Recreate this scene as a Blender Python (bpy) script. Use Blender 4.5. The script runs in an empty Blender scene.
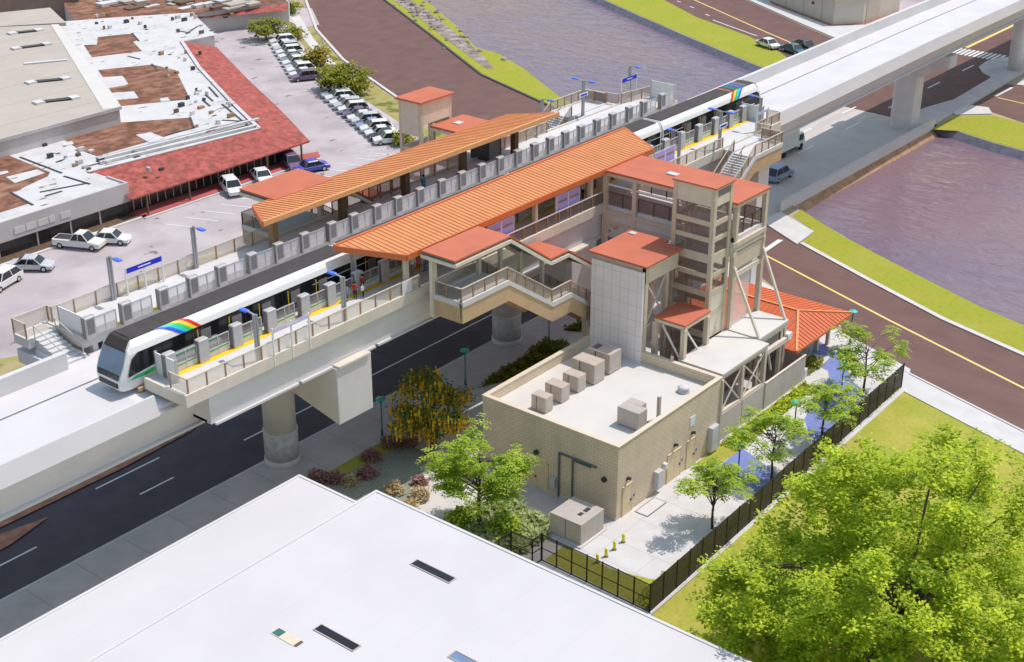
import bpy, bmesh, math, random
from mathutils import Vector, Matrix, noise
random.seed(7)
R = math.radians
scene = bpy.context.scene
COL = scene.collection

# ------------------------------------------------------------------ materials
def mat(name, col, rough=0.7, var=0.10, scale=1.5, bump=0.0, bscale=20.0, metal=0.0, spec=0.4, detail=4.0, col2=None, lo=0.35, hi=0.65):
    if max(col) < 0.6 and max(col) > 0.07: col = tuple(c * 1.12 for c in col)
    m = bpy.data.materials.new(name); m.use_nodes = True
    nt = m.node_tree; N = nt.nodes; L = nt.links
    b = N['Principled BSDF']
    b.inputs['Roughness'].default_value = rough
    b.inputs['Metallic'].default_value = metal
    b.inputs['Specular IOR Level'].default_value = spec
    tc = N.new('ShaderNodeTexCoord')
    nz = N.new('ShaderNodeTexNoise'); nz.inputs['Scale'].default_value = scale; nz.inputs['Detail'].default_value = detail
    L.new(tc.outputs['Object'], nz.inputs['Vector'])
    rp = N.new('ShaderNodeValToRGB')
    c2 = col2 if col2 else tuple(min(1, c * (1 + var)) for c in col)
    c1 = col if col2 else tuple(c * (1 - var) for c in col)
    rp.color_ramp.elements[0].position = lo; rp.color_ramp.elements[0].color = (*c1, 1)
    rp.color_ramp.elements[1].position = hi; rp.color_ramp.elements[1].color = (*c2, 1)
    L.new(nz.outputs['Fac'], rp.inputs['Fac']); L.new(rp.outputs['Color'], b.inputs['Base Color'])
    m['out'] = rp.name
    if bump:
        n2 = N.new('ShaderNodeTexNoise'); n2.inputs['Scale'].default_value = bscale; n2.inputs['Detail'].default_value = 5
        L.new(tc.outputs['Object'], n2.inputs['Vector'])
        bp = N.new('ShaderNodeBump'); bp.inputs['Strength'].default_value = bump; bp.inputs['Distance'].default_value = 0.08
        L.new(n2.outputs['Fac'], bp.inputs['Height']); L.new(bp.outputs['Normal'], b.inputs['Normal'])
    return m

def overlay(m, build, colr, amount=1.0):
    """mix a second colour over the material's base colour with the factor socket that build() returns"""
    nt = m.node_tree; N = nt.nodes; L = nt.links
    b = N['Principled BSDF']
    src = b.inputs['Base Color'].links[0].from_socket
    fac = build(N, L)
    mx = N.new('ShaderNodeMix'); mx.data_type = 'RGBA'
    if amount != 1.0:
        mu = N.new('ShaderNodeMath'); mu.operation = 'MULTIPLY'; mu.inputs[1].default_value = amount
        L.new(fac, mu.inputs[0]); fac = mu.outputs[0]
    L.new(fac, mx.inputs['Factor']); L.new(src, mx.inputs[6]); mx.inputs[7].default_value = (*colr, 1)
    L.new(mx.outputs[2], b.inputs['Base Color'])
    return m

def stripe(axis, period, width, off=0.0):
    """thin lines every period along an object axis"""
    def build(N, L):
        tc = N.new('ShaderNodeTexCoord'); sp = N.new('ShaderNodeSeparateXYZ'); L.new(tc.outputs['Object'], sp.inputs[0])
        s = sp.outputs['XYZ'.index(axis)] if axis in 'XYZ' else None
        if axis == 'H':
            a = N.new('ShaderNodeMath'); a.operation = 'ADD'; L.new(sp.outputs[0], a.inputs[0]); L.new(sp.outputs[1], a.inputs[1]); s = a.outputs[0]
        a = N.new('ShaderNodeMath'); a.operation = 'ADD'; a.inputs[1].default_value = off + 1000 * period; L.new(s, a.inputs[0])
        md = N.new('ShaderNodeMath'); md.operation = 'MODULO'; md.inputs[1].default_value = period; L.new(a.outputs[0], md.inputs[0])
        lt = N.new('ShaderNodeMath'); lt.operation = 'LESS_THAN'; lt.inputs[1].default_value = width; L.new(md.outputs[0], lt.inputs[0])
        return lt.outputs[0]
    return build

def blotch(scale, lo, hi, detail=3.0, stretch=(1, 1, 1)):
    def build(N, L):
        tc = N.new('ShaderNodeTexCoord'); mp = N.new('ShaderNodeMapping'); mp.inputs['Scale'].default_value = stretch
        L.new(tc.outputs['Object'], mp.inputs[0])
        nz = N.new('ShaderNodeTexNoise'); nz.inputs['Scale'].default_value = scale; nz.inputs['Detail'].default_value = detail
        L.new(mp.outputs[0], nz.inputs['Vector'])
        mr = N.new('ShaderNodeMapRange'); mr.inputs[1].default_value = lo; mr.inputs[2].default_value = hi
        L.new(nz.outputs['Fac'], mr.inputs[0])
        return mr.outputs[0]
    return build

def brick(m, w, h, mortar, colr, amount=1.0, offset=0.5, size=0.02):
    def build(N, L):
        tc = N.new('ShaderNodeTexCoord'); sp = N.new('ShaderNodeSeparateXYZ'); L.new(tc.outputs['Object'], sp.inputs[0])
        a = N.new('ShaderNodeMath'); a.operation = 'ADD'; L.new(sp.outputs[0], a.inputs[0]); L.new(sp.outputs[1], a.inputs[1])
        cb = N.new('ShaderNodeCombineXYZ'); L.new(a.outputs[0], cb.inputs[0]); L.new(sp.outputs[2], cb.inputs[1])
        br = N.new('ShaderNodeTexBrick'); br.offset = offset
        br.inputs['Scale'].default_value = 1; br.inputs['Brick Width'].default_value = w; br.inputs['Row Height'].default_value = h
        br.inputs['Mortar Size'].default_value = size; br.inputs['Mortar Smooth'].default_value = 0.1
        L.new(cb.outputs[0], br.inputs['Vector'])
        return br.outputs['Fac']
    return overlay(m, build, colr, amount)

def glassy(name, tint, alpha=0.35, rough=0.05):
    m = bpy.data.materials.new(name); m.use_nodes = True
    nt = m.node_tree; N = nt.nodes; L = nt.links
    b = N['Principled BSDF']; b.inputs['Base Color'].default_value = (*tint, 1); b.inputs['Roughness'].default_value = rough
    tr = N.new('ShaderNodeBsdfTransparent'); tr.inputs[0].default_value = (*[0.6 + 0.4 * min(1, t * 1.6) for t in tint], 1)
    mx = N.new('ShaderNodeMixShader'); mx.inputs[0].default_value = alpha
    L.new(tr.outputs[0], mx.inputs[1]); L.new(b.outputs[0], mx.inputs[2]); L.new(mx.outputs[0], N['Material Output'].inputs[0])
    return m

def leafmat(name, c1, c2, trans=0.38, rough=0.6):
    m = bpy.data.materials.new(name); m.use_nodes = True
    nt = m.node_tree; N = nt.nodes; L = nt.links
    b = N['Principled BSDF']; b.inputs['Roughness'].default_value = rough; b.inputs['Specular IOR Level'].default_value = 0.25
    at = N.new('ShaderNodeAttribute'); at.attribute_name = 'tint'
    rp = N.new('ShaderNodeValToRGB'); rp.color_ramp.elements[0].color = (*c1, 1); rp.color_ramp.elements[1].color = (*c2, 1)
    L.new(at.outputs['Fac'], rp.inputs[0]); L.new(rp.outputs[0], b.inputs['Base Color'])
    t = N.new('ShaderNodeBsdfTranslucent'); L.new(rp.outputs[0], t.inputs[0])
    mx = N.new('ShaderNodeMixShader'); mx.inputs[0].default_value = trans
    L.new(b.outputs[0], mx.inputs[1]); L.new(t.outputs[0], mx.inputs[2]); L.new(mx.outputs[0], N['Material Output'].inputs[0])
    return m

MT = {}
MT['ground'] = mat('earth', (0.34, 0.28, 0.20), 0.9, 0.2, 0.08)
MT['bed'] = mat('river_bed', (0.10, 0.08, 0.07), 0.9)
MT['asphalt'] = mat('brown_asphalt', (0.145, 0.078, 0.068), 0.85, 0.10, 0.35, 0.12, 60)
overlay(MT['asphalt'], blotch(0.9, 0.5, 0.8, 6, (0.15, 1.0, 1)), (0.115, 0.064, 0.058), 0.5)
MT['asphalt_shaded'] = mat('shaded_brown_asphalt', (0.088, 0.074, 0.088), 0.85, 0.12, 0.5, 0.12, 60)  # the same brown asphalt with the shade under the station put into its colour
overlay(MT['asphalt_shaded'], blotch(0.5, 0.52, 0.75, 6, (0.06, 1.2, 1)), (0.12, 0.10, 0.11), 0.5)
MT['asphalt_y'] = mat('brown_asphalt_cross_street', (0.145, 0.080, 0.070), 0.85, 0.08, 0.35, 0.12, 60)
def tyre_tracks(N, L):
    tc = N.new('ShaderNodeTexCoord'); mp = N.new('ShaderNodeMapping'); mp.inputs['Rotation'].default_value = (0, 0, R(22))
    mp.inputs['Scale'].default_value = (1.0, 0.03, 1); L.new(tc.outputs['Object'], mp.inputs[0])
    nz = N.new('ShaderNodeTexNoise'); nz.inputs['Scale'].default_value = 0.55; nz.inputs['Detail'].default_value = 3; L.new(mp.outputs[0], nz.inputs[0])
    mr = N.new('ShaderNodeMapRange'); mr.inputs[1].default_value = 0.45; mr.inputs[2].default_value = 0.7; L.new(nz.outputs['Fac'], mr.inputs[0])
    return mr.outputs[0]
overlay(MT['asphalt_y'], tyre_tracks, (0.195, 0.118, 0.104), 0.6)
MT['parking'] = mat('pale_parking_asphalt', (0.44, 0.39, 0.40), 0.9, 0.10, 0.12, 0.1, 40)
overlay(MT['parking'], blotch(0.16, 0.48, 0.70, 7), (0.30, 0.25, 0.25), 0.6)
overlay(MT['parking'], blotch(0.4, 0.655, 0.69, 3, (0.7, 1.3, 1)), (0.12, 0.08, 0.09), 0.75)
MT['concrete'] = mat('pale_concrete', (0.56, 0.54, 0.53), 0.85, 0.06, 0.8, 0.06, 30)
MT['walk'] = mat('sidewalk_concrete', (0.51, 0.465, 0.47), 0.85, 0.06, 0.6, 0.06, 30)
overlay(MT['walk'], blotch(0.35, 0.5, 0.75, 5), (0.42, 0.40, 0.40), 0.5)
MT['plaza'] = mat('plaza_concrete', (0.56, 0.55, 0.545), 0.8, 0.04, 0.7, 0.04, 30)
overlay(MT['plaza'], blotch(0.5, 0.45, 0.8, 6), (0.50, 0.48, 0.47), 0.45)
MT['bridge_deck'] = mat('bridge_deck_concrete', (0.50, 0.465, 0.44), 0.85, 0.05, 0.4, 0.05, 30)
overlay(MT['bridge_deck'], blotch(0.35, 0.5, 0.8, 3, (0.05, 1.6, 1)), (0.38, 0.35, 0.34), 0.7)
MT['line'] = mat('white_road_paint', (0.78, 0.78, 0.78), 0.6, 0.06, 6)
MT['yellow_line'] = mat('yellow_road_paint', (0.80, 0.62, 0.20), 0.6, 0.08, 6)
MT['median'] = mat('brick_median', (0.36, 0.17, 0.11), 0.85, 0.25, 1.2, 0.3, 20)
MT['blue'] = overlay(mat('blue_path_coating', (0.17, 0.215, 0.50), 0.8, 0.07, 1.2, 0.05, 30), blotch(0.7, 0.45, 0.7, 6), (0.23, 0.27, 0.55), 0.5)
MT['lawn'] = mat('lawn_grass', (0.36, 0.385, 0.06), 0.95, 0.2, 0.35, 0.6, 60, col2=(0.52, 0.47, 0.10), spec=0.1)
overlay(MT['lawn'], blotch(3.0, 0.45, 0.75, 8), (0.30, 0.33, 0.05), 0.6)
overlay(MT['lawn'], blotch(0.25, 0.55, 0.75, 6), (0.46, 0.38, 0.14), 0.45)
MT['verge'] = mat('bank_grass', (0.30, 0.34, 0.04), 0.95, 0.15, 0.35, 0.5, 40, col2=(0.38, 0.37, 0.055), spec=0.1)
overlay(MT['verge'], blotch(1.5, 0.5, 0.8, 8), (0.24, 0.28, 0.03), 0.7)
overlay(MT['verge'], blotch(0.18, 0.52, 0.75, 6), (0.46, 0.40, 0.10), 0.5)
MT['dry'] = mat('dry_verge', (0.30, 0.28, 0.07), 0.95, 0.3, 0.4, 0.5, 20, col2=(0.44, 0.36, 0.20), spec=0.1)
overlay(MT['dry'], blotch(0.35, 0.52, 0.62, 4), (0.14, 0.17, 0.03), 0.9)
MT['mulch'] = mat('gravel_mulch', (0.30, 0.33, 0.27), 0.95, 0.3, 8, 0.8, 50)
MT['groundcover'] = mat('low_groundcover', (0.22, 0.24, 0.03), 0.95, 0.3, 4, 1.0, 18, col2=(0.40, 0.33, 0.06), spec=0.1)
MT['edge'] = mat('blue_grey_revetment', (0.22, 0.225, 0.28), 0.9, 0.15, 1.0)
MT['rock'] = mat('bank_rock', (0.27, 0.22, 0.20), 0.95, 0.4, 0.5, 1.0, 3)
MT['clay'] = mat('brown_bank', (0.36, 0.22, 0.13), 0.95, 0.2, 1.0, 0.4, 8)
MT['white'] = mat('white_concrete', (0.575, 0.56, 0.565), 0.75, 0.03, 0.3, 0.03, 20)
overlay(MT['white'], blotch(0.25, 0.5, 0.85, 6, (0.4, 1, 1)), (0.50, 0.495, 0.505), 0.5)
MT['girder'] = mat('grey_girder_concrete', (0.70, 0.675, 0.69), 0.8, 0.04, 0.4, 0.04, 20)
overlay(MT['girder'], blotch(0.6, 0.5, 0.8, 6, (0.3, 1, 3)), (0.54, 0.53, 0.53), 0.5)
MT['column'] = mat('column_concrete', (0.70, 0.665, 0.67), 0.8, 0.05, 0.5, 0.04, 20)
MT['relief'] = mat('relief_concrete', (0.50, 0.49, 0.52), 0.8, 0.14, 2.0, 0.9, 2.2)
MT['platform'] = mat('platform_floor', (0.57, 0.565, 0.56), 0.75, 0.04, 0.8)
MT['cream'] = mat('cream_concrete', (0.68, 0.62, 0.54), 0.8, 0.05, 0.8, 0.04, 20)
MT['tan'] = mat('tan_fascia', (0.50, 0.35, 0.21), 0.75, 0.06, 1.2)
MT['frame'] = mat('beige_steel', (0.66, 0.565, 0.46), 0.55, 0.05, 1.5)
MT['frame_light'] = mat('pale_beige_steel', (0.74, 0.66, 0.56), 0.55, 0.05, 1.5)
MT['brown'] = mat('brown_rail_steel', (0.33, 0.20, 0.11), 0.5, 0.1, 3)
MT['darkbrown'] = mat('dark_brown_post', (0.13, 0.085, 0.055), 0.6, 0.15, 3)
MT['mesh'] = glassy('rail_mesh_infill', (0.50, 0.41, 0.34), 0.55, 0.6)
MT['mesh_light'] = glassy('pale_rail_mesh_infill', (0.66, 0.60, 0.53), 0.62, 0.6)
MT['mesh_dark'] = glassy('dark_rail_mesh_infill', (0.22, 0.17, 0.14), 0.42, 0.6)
MT['tile'] = mat('orange_roof_sheet', (0.72, 0.30, 0.115), 0.55, 0.06, 0.7)
overlay(MT['tile'], stripe('X', 0.46, 0.10), (0.48, 0.18, 0.065), 0.6)
MT['fascia'] = mat('orange_fascia', (0.62, 0.16, 0.055), 0.55, 0.06, 2)
MT['fascia_pale'] = mat('pale_orange_gutter', (0.78, 0.37, 0.15), 0.55, 0.05, 2)
MT['red'] = mat('red_roof_membrane', (0.49, 0.14, 0.078), 0.7, 0.06, 0.6, 0.05, 20)
MT['redhip'] = mat('red_standing_seam', (0.60, 0.14, 0.05), 0.5, 0.06, 1)
MT['teal'] = mat('teal_soffit', (0.03, 0.14, 0.12), 0.6, 0.1, 2)
MT['tealpaint'] = mat('teal_lamp_paint', (0.02, 0.20, 0.19), 0.4, 0.08, 4)
MT['teallens'] = mat('turquoise_lamp_lid', (0.05, 0.50, 0.47), 0.35, 0.05, 4)
MT['steel'] = mat('grey_lamp_steel', (0.33, 0.34, 0.38), 0.4, 0.06, 3, metal=0.3)
MT['bluelens'] = mat('blue_lamp_lens', (0.08, 0.18, 0.85), 0.3, 0.05, 4)
MT['signblue'] = mat('blue_sign_face', (0.02, 0.025, 0.62), 0.4, 0.05, 4)
MT['signlilac'] = mat('lilac_sign_face', (0.46, 0.40, 0.86), 0.5, 0.06, 4)
MT['signpale'] = mat('pale_lilac_sign_face', (0.60, 0.57, 0.80), 0.5, 0.06, 4)
MT['signwhite'] = mat('white_sign_mark', (0.80, 0.80, 0.82), 0.5, 0.04, 4)
MT['cab'] = mat('brushed_gate_steel', (0.46, 0.45, 0.45), 0.45, 0.06, 2, metal=0.25)
MT['cab_dark'] = mat('dark_gate_louvre', (0.14, 0.13, 0.13), 0.5, 0.12, 3)
overlay(MT['cab_dark'], stripe('Z', 0.09, 0.04), (0.35, 0.34, 0.33), 0.8)
MT['gatelow'] = mat('pale_gate_panel', (0.62, 0.59, 0.56), 0.5, 0.05, 2)
MT['glass'] = glassy('clear_glass', (0.50, 0.46, 0.47), 0.32, 0.03)
MT['glass_tint'] = glassy('tinted_glass', (0.30, 0.25, 0.24), 0.42, 0.03)
MT['glass_pale'] = glassy('pale_glass', (0.80, 0.76, 0.76), 0.55, 0.1)
MT['glass_gate'] = glassy('frosted_gate_glass', (0.78, 0.75, 0.74), 0.72, 0.2)
MT['tactile'] = mat('yellow_tactile_paving', (0.82, 0.58, 0.02), 0.7, 0.06, 3)
MT['trainwhite'] = mat('train_white_paint', (0.80, 0.80, 0.80), 0.3, 0.02, 1, spec=0.5)
MT['trainroof'] = mat('train_roof_coating', (0.06, 0.052, 0.05), 0.7, 0.1, 1.5)
MT['trainglass'] = mat('train_window_glass', (0.012, 0.012, 0.014), 0.12, 0.2, 0.4, spec=0.6)
MT['screen'] = mat('train_windscreen', (0.14, 0.21, 0.34), 0.08, 0.15, 0.6, spec=0.8)  # blue base colour lifted to imitate reflected sky
MT['green'] = mat('green_stripe', (0.01, 0.36, 0.10), 0.4, 0.04, 3)
for n, c in dict(sred=(0.70, 0.02, 0.02), syel=(0.85, 0.62, 0.03), sgrn=(0.03, 0.55, 0.10), scyn=(0.02, 0.55, 0.66), sblu=(0.03, 0.10, 0.70),
                 yellowpole=(0.80, 0.50, 0.01), bollard=(0.82, 0.74, 0.02)).items():
    MT[n] = mat(n, c, 0.4, 0.04, 3)
MT['brickwall'] = brick(mat('tan_block_wall', (0.74, 0.61, 0.45), 0.85, 0.07, 0.7, 0.05, 30), 0.6, 0.25, 0.02, (0.50, 0.405, 0.28), 0.6, 0.5, 0.03)
MT['coping'] = mat('cream_coping', (0.70, 0.61, 0.48), 0.7, 0.04, 2)
MT['roofwhite'] = mat('white_roof_membrane', (0.585, 0.57, 0.54), 0.8, 0.02, 0.5)
overlay(MT['roofwhite'], blotch(0.4, 0.55, 0.85, 7), (0.53, 0.51, 0.485), 0.5)
MT['roofgrey'] = mat('grey_white_roof_membrane', (0.56, 0.545, 0.555), 0.8, 0.015, 0.3)
overlay(MT['roofgrey'], blotch(0.12, 0.45, 0.85, 8), (0.50, 0.485, 0.50), 0.5)
overlay(MT['roofgrey'], stripe('Y', 2.4, 0.03), (0.50, 0.485, 0.50), 0.4)
MT['unit'] = mat('beige_machine_steel', (0.47, 0.40, 0.34), 0.5, 0.05, 2)
MT['unit_grey'] = mat('grey_beige_machine_steel', (0.44, 0.395, 0.36), 0.5, 0.05, 2)
MT['door'] = mat('sand_door_paint', (0.76, 0.60, 0.40), 0.55, 0.04, 2)
MT['dark'] = mat('dark_metal', (0.05, 0.05, 0.06), 0.5, 0.15, 3)
MT['conduit'] = mat('grey_conduit', (0.13, 0.14, 0.17), 0.5, 0.08, 3, metal=0.3)
MT['panel'] = brick(mat('white_wall_panel', (0.90, 0.84, 0.84), 0.6, 0.03, 0.6), 0.82, 1.28, 0.02, (0.40, 0.38, 0.41), 0.85, 0.0, 0.012)
MT['screenwall'] = mat('pale_screen_mesh', (0.60, 0.53, 0.50), 0.8, 0.05, 1.0)
overlay(MT['screenwall'], stripe('X', 0.16, 0.03), (0.50, 0.44, 0.42), 0.6)
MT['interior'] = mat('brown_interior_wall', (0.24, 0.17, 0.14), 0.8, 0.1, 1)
MT['tilewall'] = brick(mat('blue_grey_tile', (0.22, 0.29, 0.31), 0.6, 0.25, 1.6), 0.6, 0.3, 0.02, (0.14, 0.18, 0.19), 0.8)
MT['fence'] = glassy('black_fence_mesh', (0.03, 0.028, 0.022), 0.52, 0.6)
MT['fence_dense'] = glassy('dense_black_fence_mesh', (0.035, 0.028, 0.018), 0.95, 0.7)
overlay_ok = True
MT['black'] = mat('black_steel', (0.022, 0.022, 0.022), 0.5, 0.2, 4)
MT['bark'] = mat('bark', (0.115, 0.085, 0.075), 0.9, 0.25, 5, 0.6, 14)
MT['leaf'] = leafmat('bright_leaf', (0.18, 0.32, 0.02), (0.58, 0.70, 0.08))
MT['leaf2'] = leafmat('light_leaf', (0.12, 0.25, 0.012), (0.80, 0.90, 0.06))
MT['leaf_dark'] = leafmat('dark_leaf', (0.06, 0.14, 0.04), (0.20, 0.30, 0.06))
MT['leaf_far'] = leafmat('olive_leaf', (0.13, 0.18, 0.015), (0.46, 0.46, 0.05))
MT['leaf_gold'] = leafmat('golden_leaf', (0.26, 0.22, 0.02), (0.46, 0.36, 0.06))
MT['flower'] = leafmat('orange_blossom', (0.80, 0.42, 0.01), (0.95, 0.66, 0.05))
MT['leaf_pink'] = leafmat('pink_shrub_leaf', (0.20, 0.11, 0.10), (0.70, 0.38, 0.34))
MT['leaf_cream'] = leafmat('cream_shrub_leaf', (0.36, 0.32, 0.12), (0.88, 0.68, 0.46))
MT['leaf_pale'] = leafmat('pale_groundcover_leaf', (0.32, 0.42, 0.14), (0.66, 0.70, 0.36))
MT['leaf_hedge'] = leafmat('hedge_leaf', (0.10, 0.13, 0.01), (0.30, 0.30, 0.025))
MT['mallred'] = mat('weathered_red_tiles', (0.33, 0.08, 0.065), 0.85, 0.3, 1.3, 0.4, 6, detail=8)
overlay(MT['mallred'], blotch(0.8, 0.55, 0.75, 8), (0.22, 0.09, 0.05), 0.7)
overlay(MT['mallred'], blotch(0.5, 0.6, 0.8, 8), (0.52, 0.19, 0.155), 0.6)
MT['mallroof'] = mat('white_patched_roof', (0.555, 0.55, 0.55), 0.85, 0.03, 0.5)
overlay(MT['mallroof'], blotch(0.35, 0.5, 0.75, 8), (0.46, 0.445, 0.44), 0.6)
overlay(MT['mallroof'], blotch(0.9, 0.645, 0.67, 5, (0.6, 1.5, 1)), (0.16, 0.10, 0.08), 0.8)
MT['patch'] = mat('brown_gravel_roof', (0.20, 0.085, 0.055), 0.9, 0.35, 0.8, 0.3, 5, detail=8)
overlay(MT['patch'], blotch(0.45, 0.48, 0.68, 8, (0.5, 1.6, 1)), (0.40, 0.23, 0.14), 0.75)
overlay(MT['patch'], blotch(0.5, 0.52, 0.62, 8), (0.11, 0.065, 0.03), 0.8)
MT['mallcream'] = mat('cream_roof_membrane', (0.43, 0.385, 0.335), 0.85, 0.04, 0.25)
overlay(MT['mallcream'], stripe('Y', 7.3, 0.25), (0.36, 0.32, 0.27), 0.7)
MT['mallwall'] = mat('grey_mall_wall', (0.47, 0.44, 0.44), 0.85, 0.06, 0.3)
overlay(MT['mallwall'], blotch(0.5, 0.55, 0.8, 5, (1, 1, 0.3)), (0.40, 0.36, 0.35), 0.5)
MT['shop'] = mat('dark_shopfront', (0.035, 0.032, 0.032), 0.25, 0.4, 0.5)
MT['redwalk'] = mat('red_walkway', (0.42, 0.10, 0.10), 0.85, 0.1, 0.6)
MT['bldg'] = mat('cream_office_wall', (0.60, 0.55, 0.48), 0.8, 0.04, 0.4)
MT['rubber'] = mat('tyre_rubber', (0.02, 0.02, 0.02), 0.8, 0.1, 5)
MT['carglass'] = mat('car_glass', (0.02, 0.025, 0.03), 0.08, 0.1, 2, spec=0.7)
MT['lampglass'] = mat('headlight_lens', (0.7, 0.7, 0.68), 0.1, 0.04, 4)
for n, c in dict(car_white=(0.78, 0.78, 0.77), car_silver=(0.50, 0.51, 0.53), car_blue=(0.03, 0.07, 0.18), car_black=(0.02, 0.022, 0.03), car_teal=(0.03, 0.12, 0.17),
                 car_grey=(0.22, 0.22, 0.24), car_red=(0.35, 0.04, 0.03), car_lilac=(0.25, 0.28, 0.42), car_royal=(0.05, 0.07, 0.40), car_purple=(0.16, 0.10, 0.18)).items():
    MT[n] = mat(n + '_paint', c, 0.3, 0.05, 1, spec=0.6)
for n, c in dict(skin=(0.42, 0.24, 0.16), hair=(0.02, 0.015, 0.012), cl_red=(0.55, 0.03, 0.03), cl_pink=(0.55, 0.12, 0.16), cl_maroon=(0.20, 0.03, 0.05), cl_white=(0.68, 0.66, 0.66),
                 cl_jeans=(0.05, 0.14, 0.26), cl_dark=(0.03, 0.03, 0.04), cl_blue=(0.03, 0.18, 0.36), cl_lilac=(0.34, 0.30, 0.45), cl_grey=(0.20, 0.20, 0.24)).items():
    MT[n] = mat(n, c, 0.85, 0.1, 8)

def water():
    m = mat('river_water', (0.165, 0.125, 0.185), 0.18, 0.05, 0.05, spec=0.5, detail=6)
    nt = m.node_tree; N = nt.nodes; L = nt.links; b = N['Principled BSDF']
    tc = N.new('ShaderNodeTexCoord'); mp = N.new('ShaderNodeMapping'); mp.inputs['Scale'].default_value = (1.0, 0.5, 1); mp.inputs['Rotation'].default_value = (0, 0, R(35))
    L.new(tc.outputs['Object'], mp.inputs[0])
    n1 = N.new('ShaderNodeTexNoise'); n1.inputs['Scale'].default_value = 0.7; n1.inputs['Detail'].default_value = 3; n1.inputs['Distortion'].default_value = 0.6; L.new(mp.outputs[0], n1.inputs[0])
    bp = N.new('ShaderNodeBump'); bp.inputs['Strength'].default_value = 0.55; bp.inputs['Distance'].default_value = 0.6
    L.new(n1.outputs['Fac'], bp.inputs['Height']); L.new(bp.outputs[0], b.inputs['Normal'])
    return m
MT['water'] = overlay(overlay(water(), blotch(0.018, 0.42, 0.62, 3, (1, 0.6, 1)), (0.27, 0.16, 0.165), 0.75), blotch(0.5, 0.5, 0.72, 4, (0.5, 1.4, 1)), (0.20, 0.145, 0.185), 0.35)

# ------------------------------------------------------------------ builders
def wloc(o):
    v = Vector((0, 0, 0))
    while o is not None:
        v += o.location; o = o.parent
    return v

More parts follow.
